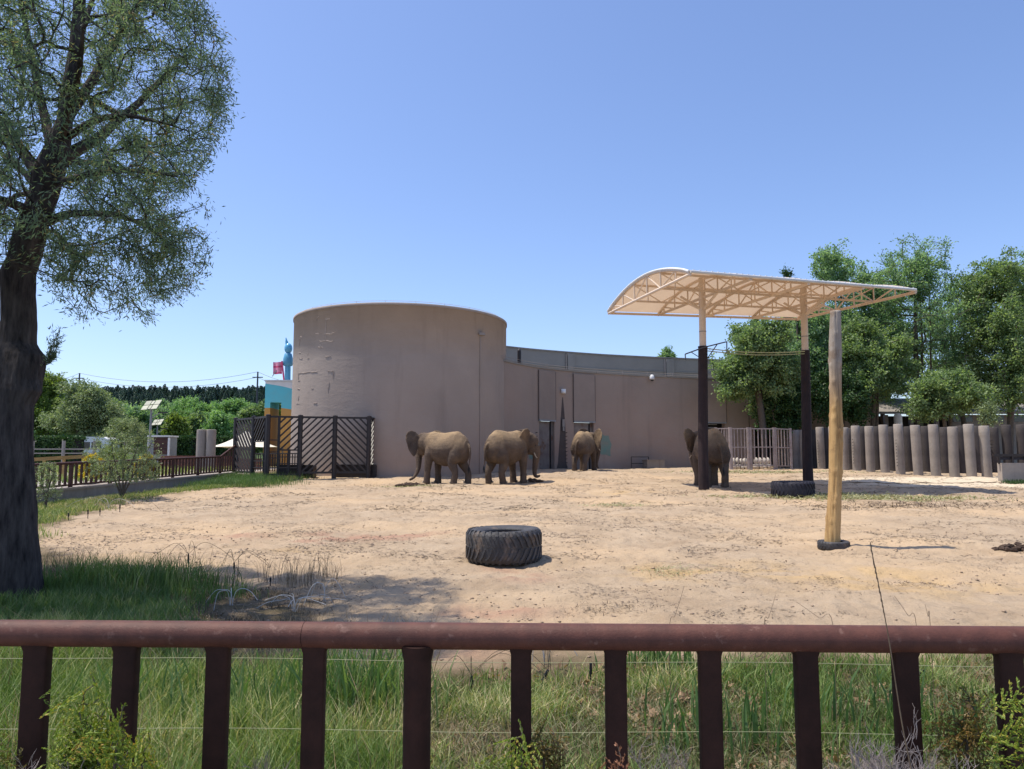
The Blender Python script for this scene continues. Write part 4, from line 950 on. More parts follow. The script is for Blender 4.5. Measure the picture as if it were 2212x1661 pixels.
# ---------------------------------------------------------------- elephants
def catmull(P, n):
    P = [Vector(p) for p in P]; out = []
    for i in range(len(P)-1):
        a = P[max(i-1, 0)]; b = P[i]; c = P[i+1]; d = P[min(i+2, len(P)-1)]
        for k in range(n):
            t = k/n; out.append(.5*((2*b)+(c-a)*t+(2*a-5*b+4*c-d)*t*t+(3*b-a-3*c+d)*t**3))
    out.append(P[-1]); return out
def elephant(px, D, foot_y, height, heading, label, head_yaw=0, head_drop=0, ear=(60, 60), legs=(0, 0, 0, 0), trunk=None, tail=(0, 0), tusks=True, ear_s=1.0):
    """local frame: +X is where the animal faces, +Y its left"""
    s = height/2.45
    o3 = at(px, foot_y, D); gx, gy = hx(px, D), D; g = GZ(gx, gy)
    T = thing('elephant', label, 'elephant', (gx, gy, g), 'four African elephants in the sandy enclosure')
    mb = MB()
    # torso rings
    rg = [(-1.28, 1.55, .16, .14), (-1.20, 1.55, .42, .34), (-1.04, 1.56, .60, .46), (-.72, 1.64, .73, .57), (-.35, 1.58, .77, .63), (0, 1.54, .76, .66), (.35, 1.60, .73, .61), (.65, 1.71, .68, .50), (.92, 1.80, .54, .38), (1.12, 1.90, .42, .33), (1.25, 1.92, .25, .22)]
    k = 28; base = len(mb.v)
    for x, zc, hh, hw in rg:
        for j in range(k):
            a = 2*math.pi*j/k; ca, sa = math.cos(a), math.sin(a)
            yy = hw*ca*(1.0-.20*max(0, sa)); zz = zc+hh*sa*(1 if sa < 0 else 1+.03)
            if sa > .9: zz += .02
            mb.v.append((x, yy, zz))
    for i in range(len(rg)-1):
        for j in range(k): a = base+i*k+j; c = base+i*k+(j+1) % k; mb.f.append((a, a+k, c+k, c))
    mb.f.append(tuple(base+j for j in range(k))); mb.f.append(tuple(base+(len(rg)-1)*k+j for j in range(k-1, -1, -1)))
    def limb(P, Rr):
        Q = catmull(P, 4); rr = np.interp(np.linspace(0, len(P)-1, len(Q)), range(len(P)), Rr); mb.tube(Q, list(rr), 16)
    for i, (fx, sy) in enumerate(((1, 1), (1, -1), (-1, 1), (-1, -1))):
        d = legs[i]
        if fx > 0: limb([(.66, .18*sy, 1.85), (.66, .27*sy, 1.65), (.66, .35*sy, 1.35), (.66+.35*d, .37*sy, 1.0), (.68+.75*d, .36*sy, .55), (.68+d, .36*sy, .16), (.70+d, .36*sy, .0)], [.08, .22, .24, .195, .145, .160, .180])
        else: limb([(-.80, .10*sy, 1.85), (-.78, .22*sy, 1.62), (-.74, .31*sy, 1.25), (-.66+.4*d, .35*sy, .92), (-.86+.8*d, .34*sy, .50), (-.82+d, .34*sy, .15), (-.80+d, .34*sy, .0)], [.10, .32, .34, .235, .150, .155, .180])
    # head group, turned on the neck
    hm = Matrix.Translation((1.12, 0, 1.98)) @ Matrix.Rotation(R(head_yaw), 4, 'Z') @ Matrix.Rotation(R(head_drop), 4, 'Y')
    Hh = lambda x, y, z: hm @ Vector((x, y, z))
    hm3 = hm.to_3x3()
    mb.ell(Hh(.30, 0, -.02), (.42, .33, .42), 20, 14, hm3); mb.ell(Hh(.45, 0, -.28), (.30, .25, .32), 18, 12, hm3); mb.ell(Hh(.18, 0, .22), (.30, .30, .22), 16, 10, hm3)
    mb.ell(Hh(.28, 0, -.48), (.24, .15, .16), 14, 8, hm3); mb.ell((1.08, 0, 1.85), (.42, .36, .48), 16, 10)
    tr = trunk or [(.60, 0, -.15), (.74, 0, -.50), (.76, 0, -.95), (.72, 0, -1.35), (.74, 0, -1.62), (.88, 0, -1.78)]
    tp = [Hh(*p) for p in tr]; Q = catmull(tp, 5); rr = np.interp(np.linspace(0, 5, len(Q)), range(6), [.22, .185, .135, .105, .075, .055])
    mb.tube(Q, list(rr), 14)
    for sy in (1, -1):      # ears: large African fans
        out = [(0, .30), (.10, .46), (.30, .52), (.52, .46), (.68, .28), (.72, .05), (.64, -.20), (.50, -.45), (.36, -.68), (.24, -.76), (.14, -.60), (.06, -.35), (0, -.10)]
        sp = R(ear[0 if sy > 0 else 1]); th = .028; base = len(mb.v); nn = len(out)
        def E(u, v, w):
            u *= ear_s; v *= ear_s
            bx = .18-u*math.cos(sp)-w*math.sin(sp); by = (.27+u*math.sin(sp)-w*math.cos(sp)+.07*math.sin(u*5))*sy
            return Hh(bx, by, .02+v)
        cen = (.30, -.02)
        rings = (1.0, .7, .35)
        for w in (th, -th):
            for f in rings:
                for u, v in out: mb.v.append(tuple(E(cen[0]+(u-cen[0])*f, cen[1]+(v-cen[1])*f, w+.03*math.sin(v*9+u*4)*f)))
            mb.v.append(tuple(E(*cen, w)))
        per = 3*nn+1
        for wi in (0, 1):
            o_ = base+wi*per
            for q in range(2):
                for j in range(nn): a = o_+q*nn+j; c = o_+q*nn+(j+1) % nn; mb.f.append((a, c, c+nn, a+nn) if wi else (a, a+nn, c+nn, c))
            for j in range(nn): a = o_+2*nn+j; c = o_+2*nn+(j+1) % nn; mb.f.append((a, c, o_+3*nn) if wi else (a, o_+3*nn, c))
        for j in range(nn): a = base+j; c = base+(j+1) % nn; mb.f.append((a, c, c+per, a+per))
    # tail
    tl = [(-1.16, 0, 1.82), (-1.33, tail[0]*.3, 1.70), (-1.40, tail[0]*.7, 1.35), (-1.38, tail[0], 1.0), (-1.36+tail[1], tail[0]*1.2, .78)]
    Q = catmull(tl, 4); mb.tube(Q, list(np.linspace(.075, .026, len(Q))), 8)
    rz = Matrix.Rotation(heading, 4, 'Z') @ Matrix.Scale(s, 4)
    W3 = lambda v: rz @ Vector(v)
    me = bpy.data.meshes.new('body_raw'); me.from_pydata([tuple(W3(v)) for v in mb.v], [], mb.f); me.update()
    raw = bpy.data.objects.new('body_raw', me); COL.objects.link(raw)
    bm = bmesh.new(); bm.from_mesh(me); bmesh.ops.recalc_face_normals(bm, faces=bm.faces); bm.to_mesh(me); bm.free()
    rm = raw.modifiers.new('r', 'REMESH'); rm.mode = 'VOXEL'; rm.voxel_size = .024*s
    sm = raw.modifiers.new('s', 'SMOOTH'); sm.factor = .5; sm.iterations = 9
    bpy.context.view_layer.update(); dg = bpy.context.evaluated_depsgraph_get()
    me2 = bpy.data.meshes.new_from_object(raw.evaluated_get(dg)); bpy.data.objects.remove(raw); me2.name = 'body'
    nv = len(me2.vertices); co = np.empty(nv*3, np.float32); me2.vertices.foreach_get('co', co); co = co.reshape(-1, 3)
    no = np.empty(nv*3, np.float32); me2.vertices.foreach_get('normal', no); no = no.reshape(-1, 3)
    h = co[:, 2]/height
    # folds of skin
    d = (.003*np.sin(h*95+4*fbm(co[:, 0]+co[:, 1], co[:, 2], 2.2, 3, 5)*6)+.003*fbm(co[:, 0]*1.3+co[:, 1], co[:, 2], 6, 3, 8))*s
    co = co+no*d[:, None]; me2.vertices.foreach_set('co', co.ravel())
    inv = Matrix.Rotation(-heading, 3, 'Z'); lx = (co[:, 0]*math.cos(heading)+co[:, 1]*math.sin(heading))/s
    dust_sun = np.clip((h-.58)/.35, 0, 1)*(1-np.clip((lx-.75)/.35, 0, 1)*.85)*np.clip(no[:, 2]*1.3+.55, .15, 1)*np.clip(.75+fbm(co[:, 0], co[:, 2]+co[:, 1], 2.5, 3, 2)*.8, 0, 1)  # real dust and sunlit upper body painted together as one tone
    a_ = me2.attributes.new('v', 'FLOAT', 'POINT'); a_.data.foreach_set('value', dust_sun.astype(np.float32))
    me2.polygons.foreach_set('use_smooth', [True]*len(me2.polygons)); me2.materials.clear(); me2.materials.append(M['eleph']); me2.update()
    link('body', me2, T)
    og = ORG[T.name]
    def loc(mb2):
        q = MB(); q.v = [tuple(W3(v)+og) for v in mb2.v]; q.f = mb2.f; return q
    if tusks:
        for sy in (1, -1):
            Q = catmull([Hh(.60, .13*sy, -.42), Hh(.68, .155*sy, -.56), Hh(.76, .17*sy, -.64), Hh(.82, .17*sy, -.66)], 3)
            part('tusk', loc(MB().tube(Q, list(np.linspace(.034, .008, len(Q))), 8)), M['tusk'], T, smooth=True)
    for sy in (1, -1): part('eye', loc(MB().ell(Hh(.58, .235*sy, -.12), (.03, .02, .03), 8, 6)), M['black'], T, smooth=True)
    q = MB(); e = Vector(tl[-1])
    for i in range(14): q.tube([e+Vector((0, 0, .06)), e+Vector((rnd.uniform(-.05, .05), rnd.uniform(-.05, .05), -.12)), e+Vector((rnd.uniform(-.05, .05), rnd.uniform(-.06, .06), -.32))], [.012, .009, .003], 4)
    part('tail_tuft', loc(q), M['black'], T)
    q = MB()
    for i, (fx, sy) in enumerate(((1, 1), (1, -1), (-1, 1), (-1, -1))):
        cx = (.70 if fx > 0 else -.80)+legs[i]; cy = (.36 if fx > 0 else .34)*sy
        for a in (-50, -17, 17, 50): q.ell((cx+.185*math.cos(R(a)), cy+.185*math.sin(R(a)), .06), (.022, .045, .05), 8, 5, Matrix.Rotation(R(a), 3, 'Z'))
    part('toenails', loc(q), M['tusk'], T, smooth=True)
    return T
elephant(962, 36.0, 1048, 2.50, R(152), 'leftmost elephant, facing left with dark ear spread and trunk curling down to the sand', head_yaw=-30, head_drop=10, ear=(88, 60), legs=(.10, -.05, .12, -.22), tail=(.10, 0),
         trunk=[(.60, 0, -.15), (.66, .08, -.52), (.62, .14, -.95), (.60, .22, -1.30), (.62, .42, -1.62), (.62, .68, -1.76)], ear_s=1.0)
elephant(1096, 37.0, 1043, 2.62, R(47), 'second elephant from the left, rump towards the viewer, head and trunk turned right', head_yaw=-42, head_drop=14, ear=(35, 48), legs=(.1, .02, -.05, .16), tail=(.08, -.05),
         trunk=[(.60, 0, -.15), (.74, 0, -.50), (.80, 0, -.95), (.86, 0, -1.35), (.98, 0, -1.52), (1.16, 0, -1.42)])
elephant(1262, 46.0, 1017, 2.42, R(68), 'third and farthest elephant, seen from behind between the doors with its ear fanned out right', head_yaw=-40, head_drop=6, ear=(12, 92), legs=(.1, .25, -.1, -.2), tail=(.16, 0), ear_s=1.25)
elephant(1534, 34.6, 1050, 2.66, R(91), 'rightmost elephant, dark in the shelter shade and half hidden by the left padded post', head_yaw=26, head_drop=10, ear=(80, 30), legs=(0, 0, .05, -.05), tail=(-.12, 0))

# ---------------------------------------------------------------- trees
def grow(skel, targets, rng_, droop=.15, step=.35, jit=.06, bias=.5, curve=.35):
    """skel: list of (pos, parent, radius). Each target is joined to the nearest node by a bent twig."""
    P = np.zeros((len(skel)+len(targets)*40, 3)); par = []; rad = []; n = 0
    for p, q, r in skel: P[n] = p; par.append(q); rad.append(r); n += 1
    root = P[0].copy(); T = np.array(targets); d0 = np.min(np.linalg.norm(T[:, None, :]-P[None, :n], axis=2), axis=1)
    tips = []
    for ti in np.argsort(d0):
        t = T[ti]; df = P[:n]-t; d = np.linalg.norm(df, axis=1)
        # prefer growing away from the trunk base
        dr = np.linalg.norm(P[:n]-root, axis=1); cost = d+bias*np.maximum(0, dr-np.linalg.norm(t-root)+d*.3)
        j = int(np.argmin(cost)); L = d[j]
        if L < .02: continue
        m = max(2, min(8, int(L/step)+1)); a = P[j].copy(); prev = j; ids = []
        if par[j] >= 0: dirn = P[j]-P[par[j]]; dirn = dirn/(np.linalg.norm(dirn)+1e-9)
        else: dirn = np.array([0, 0, 1.])
        c = a+(dirn*curve+(t-a)/L*(.5-curve if curve < .3 else 0))*L+np.array([0, 0, droop*L])
        for i in range(1, m+1):
            u = i/m; q = (1-u)**2*a+2*u*(1-u)*c+u*u*t+rng_.normal(0, jit*L/m, 3)*(u < 1)
            if n >= len(P): break
            P[n] = q; par.append(prev); rad.append(0); prev = n; ids.append(n); n += 1
        tips.append(ids)
    return P[:n], np.array(par), np.array(rad), tips
def thick(P, par, rad, r0, ex=.45):
    n = len(P); cnt = np.zeros(n)
    child = np.zeros(n, int)
    for i in range(n-1, 0, -1):
        if child[i] == 0: cnt[i] = 1
        cnt[par[i]] += cnt[i]; child[par[i]] += 1
    r = r0*np.maximum(cnt, 1)**ex; return np.maximum(r, rad)
def branches(P, par, r, k=5, taper=.9):
    i = np.arange(1, len(P)); i = i[par[1:] >= 0]; a = P[par[i]]; b = P[i]; ra = np.minimum(r[par[i]], r[i]*1.25); rb = r[i]
    d = b-a; L = np.linalg.norm(d, axis=1, keepdims=True)+1e-9; d = d/L
    ref = np.where(np.abs(d[:, 2:3]) > .9, np.array([[1., 0, 0]]), np.array([[0, 0, 1.]])); u = np.cross(d, ref); u /= np.linalg.norm(u, axis=1, keepdims=True)+1e-9; v = np.cross(d, u)
    an = 2*np.pi*np.arange(k)/k; c = np.cos(an)[None, :, None]; s = np.sin(an)[None, :, None]
    ring = u[:, None]*c+v[:, None]*s
    A = a[:, None]-d[:, None]*ra[:, None, None]*.3+ring*ra[:, None, None]; B = b[:, None]+ring*rb[:, None, None]
    V = np.concatenate([A, B], 1).reshape(-1, 3); m = len(i); o = (np.arange(m)*2*k)[:, None]; j = np.arange(k)[None]
    Fq = np.stack([o+j, o+(j+1) % k, o+k+(j+1) % k, o+k+j], -1).reshape(-1, 4); return V, Fq
def leaves(pos, dirs, ln, wd, rng_, curl=.0, up=.9):
    n = len(pos); d = dirs/(np.linalg.norm(dirs, axis=1, keepdims=True)+1e-9); rr = rng_.normal(size=(n, 3))+np.array([0, 0, up]); s = np.cross(d, rr); s /= np.linalg.norm(s, axis=1, keepdims=True)+1e-9
    L = (ln*rng_.uniform(.65, 1.3, n))[:, None]; Wd = (wd*rng_.uniform(.7, 1.25, n))[:, None]; nn = np.cross(d, s)
    V = np.stack([pos, pos+d*L*.45+s*Wd*.5, pos+d*L+nn*L*curl, pos+d*L*.45-s*Wd*.5], 1).reshape(-1, 3)
    Fq = (np.arange(n)*4)[:, None]+np.arange(4)[None]; return V, Fq, np.repeat(rng_.uniform(0, 1, n), 4)

def tree_obj(name, label, cat, loc, skel, targets, leafm, barkm, r0, nleaf, ln, wd, seed, group=None, droop=.15, step=.35, hang=.3, spread=.12, jit=.06, tw=5, bias=.5, clump=True):
    g = np.random.default_rng(seed); P, par, rad, tips = grow(skel, targets, g, droop, step, jit, bias); r = thick(P, par, rad, r0)
    T = thing(name, label, cat, loc, group); og = np.array(loc)
    V, Fq = branches(P-og, par, r, tw); link('branches' if len(skel) > 3 else 'trunk', npmesh('branches', V, Fq, 4, barkm, None, True), T)
    pos = []; drs = []; val = []
    per = max(1, nleaf//max(1, len(tips)))
    for ids in tips:
        pts = P[[par[ids[0]]]+ids] if len(ids) else P[:1]
        m = max(1, int(per*g.uniform(.4, 1.6))); u = g.uniform(.25, 1.05, m)*(len(pts)-1); i = np.clip(u.astype(int), 0, len(pts)-2); f = (u-i)[:, None]
        q = pts[i]*(1-f)+pts[i+1]*f; dd = pts[i+1]-pts[i]; dd = dd/(np.linalg.norm(dd, axis=1, keepdims=True)+1e-9)
        pos.append(q+g.normal(0, spread, (m, 3))*np.array([1, 1, .8])); drs.append(dd*.6+g.normal(0, .55, (m, 3))+np.array([0, 0, -hang])); val.append(np.full(m, g.uniform(-.22, .22)))
    pos = np.concatenate(pos)-og; drs = np.concatenate(drs); V, Fq, a = leaves(pos, drs, ln, wd, g); a = np.clip(a*.75+.12+np.repeat(np.concatenate(val), 4), 0, 1)
    o = link('crown', npmesh('crown', V, Fq, 4, leafm, a), T); o['kind'] = 'stuff'; return T, P, par, r

LM = {}
LM['willow'] = leafmat('willow_leaf', [(0, (.10, .15, .12)), (.5, (.16, .225, .17)), (.93, (.24, .31, .21)), (1, (.36, .28, .17))], .55)
LM['elm'] = leafmat('elm_leaf', [(0, (.10, .16, .08)), (.5, (.20, .285, .13)), (1, (.36, .46, .21))], .48)
LM['elm_b'] = leafmat('fresh_green_leaf', [(0, (.12, .20, .12)), (.5, (.21, .33, .20)), (1, (.36, .48, .28))], .58)
LM['elm_y'] = leafmat('yellow_green_leaf', [(0, (0.105, 0.150, 0.030)), (.5, (0.195, 0.270, 0.060)), (1, (0.330, 0.405, 0.105))], .35)
LM['olive'] = leafmat('olive_leaf', [(0, (0.130, 0.169, 0.078)), (.5, (0.247, 0.312, 0.156)), (1, (0.403, 0.468, 0.260))], .3)
LM['bright'] = leafmat('bright_leaf', [(0, (0.112, 0.213, 0.075)), (.5, (0.213, 0.375, 0.138)), (1, (0.350, 0.512, 0.200))], .35)
LM['pine'] = leafmat('pine_needles', [(0, (0.048, 0.090, 0.074)), (.5, (0.084, 0.144, 0.114)), (1, (0.132, 0.198, 0.144))], .1)
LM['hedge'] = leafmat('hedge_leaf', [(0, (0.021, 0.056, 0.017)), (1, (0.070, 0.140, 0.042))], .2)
LM['thuja'] = leafmat('thuja_spray', [(0, (0.096, 0.144, 0.018)), (.55, (0.204, 0.288, 0.036)), (.85, (0.360, 0.336, 0.048)), (1, (0.456, 0.288, 0.060))], .3)
LM['thuja_brown'] = leafmat('browned_thuja_spray', [(0, (.07, .075, .018)), (.5, (.15, .12, .03)), (1, (.30, .16, .05))], .3)
LM['rust'] = leafmat('rusty_spray', [(0, (.20, .08, .04)), (1, (.38, .18, .10))], .2)
LM['grass'] = leafmat('grass_blade', [(0, (0.081, 0.149, 0.024)), (.4, (0.155, 0.235, 0.06)), (.7, (0.28, 0.34, 0.11)), (.88, (0.486, 0.459, 0.203)), (1, (0.648, 0.540, 0.324))], .35)
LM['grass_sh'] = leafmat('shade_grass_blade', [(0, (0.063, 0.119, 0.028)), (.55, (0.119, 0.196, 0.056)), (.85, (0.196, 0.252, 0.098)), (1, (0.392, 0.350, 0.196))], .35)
LM['weed'] = leafmat('grey_green_weed', [(0, (.07, .10, .03)), (.4, (.13, .17, .06)), (.7, (.20, .19, .10)), (1, (.36, .29, .18))], .25)
LM['reed'] = leafmat('reed_blade', [(0, (.06, .12, .035)), (.6, (.11, .19, .06)), (1, (.18, .26, .09))], .35)
LM['litter'] = leafmat('dead_leaf', [(0, (.12, .065, .035)), (.5, (.28, .17, .09)), (1, (.46, .32, .20))], .2)
LM['straw'] = leafmat('straw_bit', [(0, (.05, .032, .02)), (.6, (.13, .088, .055)), (1, (.36, .27, .16))], .05)  # straw palette darkened so the bits also carry the shadows of sand clods
LM['hay'] = leafmat('hay_bit', [(0, (.17, .18, .08)), (.6, (.32, .32, .16)), (1, (.50, .46, .26))], .15)
LM['yellow'] = leafmat('yellow_flower', [(0, (.10, .16, .03)), (.5, (.55, .40, .02)), (1, (.75, .58, .04))], .3)

def big_tree():
    D = 8.7; base = Vector((hx(38, D), D, 0)); base.z = GZ(base.x, D)
    # trunk outline read off as a centre line and a thickness, then given real roundness
    prof = [(1310, 36, 60), (1276, 35, 54), (1231, 34, 50), (1140, 30, 45), (1049, 27, 43), (958, 23, 41), (876, 26, 42), (844, 35, 49), (821, 36, 50), (790, 41, 51), (767, 43, 50), (744, 36, 41), (694, 41, 37), (640, 39, 36), (590, 39, 36), (560, 52, 34), (520, 62, 35), (470, 75, 33), (420, 96, 31), (370, 105, 35), (320, 125, 27), (260, 140, 17), (200, 150, 19), (120, 163, 16), (40, 170, 14), (-80, 176, 12), (-220, 180, 9), (-330, 182, 5)]
    C = []; Rr = []
    for i, (y, x, w) in enumerate(prof):
        C.append(at(x, y, D-.1*math.sin(i*.4))); Rr.append(w/F*D*.95)
    T = thing('willow_tree', 'large dark-barked willow leaning right at the left edge of the enclosure', 'tree', (base.x, base.y, base.z))
    n = len(C); cc = []; rr = []
    for i in range(n-1):
        for k in range(7): t = k/7; cc.append(C[i].lerp(C[i+1], t)); rr.append(Rr[i]*(1-t)+Rr[i+1]*t)
    mb = MB(); K = 110; bul = [(at(88, 768, D-.1), .035, .08), (at(80, 825, D-.15), .03, .08), (at(62, 745, D-.25), .045, .08), (at(78, 842, D-.1), .04, .08), (at(45, 800, D-.25), .04, .09), (at(52, 560, D-.25), .04, .10), (at(92, 475, D-.2), .05, .10)]
    for i, (c, r) in enumerate(zip(cc, rr)):
        a = np.arange(K)*2*math.pi/K; hgt = c.z
        f = 1+.06*fbm(a*2.2+3, np.full(K, hgt*1.3), 1, 3, 12)+.13*np.abs(fbm(np.cos(a)*9+np.sin(a)*4.1+9+.25*math.sin(hgt*3), np.sin(a)*9+hgt*.9, 1.3, 4, 19))-.05
        for j in range(K):
            v = Vector((c.x+r*f[j]*math.cos(a[j]), c.y+r*f[j]*math.sin(a[j]), c.z)); ex = sum(am*math.exp(-((v-b).length/sg)**2) for b, am, sg in bul)
            mb.v.append((v.x+ex*math.cos(a[j]), v.y+ex*math.sin(a[j]), v.z))
    for i in range(len(cc)-1):
        for j in range(K): q = i*K+j; w = i*K+(j+1) % K; mb.f.append((q, w, w+K, q+K))
    # burr on the right side
    part('trunk', mb, M['bark'], T, smooth=True)
    mb = MB()
    for (x, y, r, dd) in () and ((82, 768, .085, -.02), (74, 750, .07, -.12), (78, 806, .06, -.1), (70, 838, .07, -.05), (60, 785, .10, -.14)):
        p = at(x, y, D+dd); mb.ell(p, (r, r, r*1.3), 12, 8)
    for v in range(len(mb.v)):
        q = mb.v[v]; mb.v[v] = tuple(c+rnd.uniform(-.006, .006) for c in q)
    sk = []; 
    def chain(pts, radii, par):
        ids = []
        for p, r in zip(pts, radii): sk.append((tuple(p), par, r)); par = len(sk)-1; ids.append(par)
        return ids
    tr = chain([cc[i] for i in range(60, len(cc), 5)], [rr[i]*.9 for i in range(60, len(cc), 5)], -1)
    def near(p): return min(tr, key=lambda i: (Vector(sk[i][0])-Vector(p)).length)
    limbs = [([(108, 478, 0), (140, 464, -.1), (200, 461, -.3), (260, 468, -.5), (320, 490, -.6), (370, 530, -.7)], .055),
             ([(128, 350, 0), (170, 322, .1), (215, 296, .3), (250, 262, .5), (300, 222, .7), (350, 170, .9), (400, 120, 1.0)], .085),
             ([(262, 250, .5), (310, 240, .8), (370, 230, 1.2), (430, 215, 1.5)], .035), ([(140, 300, 0), (200, 262, -.6), (270, 250, -1.1), (350, 265, -1.5)], .05),
             ([(118, 400, 0), (160, 385, -.5), (220, 372, -1.0), (300, 370, -1.5), (380, 380, -1.8)], .05), ([(135, 270, 0), (190, 190, .2), (230, 120, .3), (280, 40, .5), (340, -60, .7), (400, -140, .8)], .07),
             ([(108, 380, 0), (78, 370, .1), (50, 330, .2), (10, 270, .3), (-60, 200, .4), (-160, 120, .5)], .085), ([(118, 330, 0), (100, 270, .2), (80, 180, .3), (62, 90, .4), (40, -20, .5), (10, -140, .6)], .07),
             ([(70, 460, 0), (30, 440, -.4), (-40, 420, -.7), (-140, 400, -1.0), (-240, 420, -1.2)], .07), ([(90, 430, 0), (60, 380, 1.0), (0, 330, 1.7), (-80, 300, 2.2)], .06),
             ([(130, 300, 0), (150, 230, -1.0), (170, 160, -1.7), (180, 60, -2.1)], .06), ([(150, 180, 0), (180, 60, 1.2), (220, -60, 1.8), (260, -180, 2)], .05),
             ([(118, 500, 0), (140, 520, -.2), (160, 560, -.5), (150, 600, -.7)], .022), ([(128, 350, 0), (180, 350, .8), (250, 360, 1.5), (330, 400, 2.0)], .05), ([(90, 430, 0), (40, 420, .8), (-30, 480, 1.2), (-100, 540, 1.4)], .045)]
    for pts, r in limbs:
        W_ = [at(x, y, D+dd) for x, y, dd in pts]; Q = catmull(W_, 3); chain(Q, list(np.linspace(r, r*.28, len(Q))), near(W_[0]))
    g = np.random.default_rng(5); tg = []
    edge_y = [-420, -250, -60, 0, 50, 100, 200, 300, 350, 400, 470, 540, 590, 640, 670, 700]; edge_x = [330, 440, 480, 450, 478, 498, 515, 498, 462, 450, 472, 470, 455, 418, 380, 330]
    while len(tg) < 5000:
        y = g.uniform(-420, 692); x = g.uniform(-420, 520); xe = np.interp(y, edge_y, edge_x)-12
        if x > xe: continue
        if y > 590 and x < 85+ (y-590)*.8: continue
        if y > 560 and g.random() < .3: continue
        if y > 640 and g.random() < .55: continue
        cx = 40; rx = 460; dm = 2.75*math.sqrt(max(.04, 1-((x-cx)/ (rx+60))**2))*(1 if y > -100 else math.sqrt(max(.1, 1-((-100-y)/340)**2))); dd = g.uniform(-1, 1)
        dd = math.copysign(abs(dd)**.75, dd)*dm
        if y > 480 and dd < -1.5: dd *= .7
        if g.random() < .45 and math.hypot((x-cx)/rx, dd/2.6) < .4: continue
        hole = float(fbm(x/60+3, y/60+dd*.8, 1.0, 2, 55))
        if hole < -.33: continue
        xt = np.interp(y, [0, 200, 320, 420, 520, 600], [160, 146, 120, 90, 50, 40])
        if dd < .5 and abs(x-xt) < 55 and g.random() < .8: continue
        tg.append(tuple(at(x, y, D+.05+dd)))
    gg = np.random.default_rng(6); P, par, rad, tips = grow(sk, tg, gg, .10, .16, .10, .45); r = thick(P, par, rad, .0036, .42); r[:len(sk)] = np.maximum(rad[:len(sk)], .01); 
    og = np.array(T.location); V, Fq = branches(P-og, par, r, 5); link('branches', npmesh('branches', V, Fq, 4, M['bark'], None, True), T)
    pos = []; drs = []; val = []
    for ids in tips:
        pts = P[[par[ids[0]]]+ids]; m = int(gg.uniform(26, 58)); u = gg.uniform(.2, 1.0, m)*(len(pts)-1); i = np.clip(u.astype(int), 0, len(pts)-2); f = (u-i)[:, None]
        q = pts[i]*(1-f)+pts[i+1]*f; dd = pts[i+1]-pts[i]; dd /= np.linalg.norm(dd, axis=1, keepdims=True)+1e-9
        pos.append(q+gg.normal(0, .055, (m, 3))); drs.append(dd*.7+gg.normal(0, .5, (m, 3))+np.array([0, 0, -.35])); val.append(np.full(m, gg.uniform(-.15, .15)))
    pos = np.concatenate(pos)-og; drs = np.concatenate(drs); V, Fq, a = leaves(pos, drs, .062, .0125, gg, .12); a = np.clip(a+np.repeat(np.concatenate(val), 4), 0, 1)
    o = link('crown', npmesh('crown', V, Fq, 4, LM['willow'], a), T); o['kind'] = 'stuff'
    # sprout on the burr
    mb = MB(); pos = []; drs = []
    s0 = at(90, 792, D-.1)
    for k in range(9):
        q = [s0, at(105+rnd.uniform(-4, 8), 785-rnd.uniform(0, 10), D-.1), at(112+rnd.uniform(-8, 10), 760+rnd.uniform(-10, 8), D-.1+rnd.uniform(-.1, .1)), at(112+rnd.uniform(-14, 22), 738+rnd.uniform(-34, 10), D-.1+rnd.uniform(-.15, .15))]
        Q = catmull(q, 4); mb.tube(Q, list(np.linspace(.006, .002, len(Q))), 4)
        for w in Q[3:]:
            for _ in range(7): pos.append(tuple(w+Vector((rnd.gauss(0, .012),)*3)-T.location)); drs.append((rnd.gauss(.2, .4), rnd.gauss(0, .4), rnd.gauss(.5, .5)))
    sp = part('sprout', mb, M['bark'], T); V, Fq, a = leaves(np.array(pos), np.array(drs), .055, .009, gg)
    o = link('sprout_leaves', npmesh('sprout_leaves', V, Fq, 4, LM['willow'], a), sp); o['kind'] = 'stuff'
big_tree()

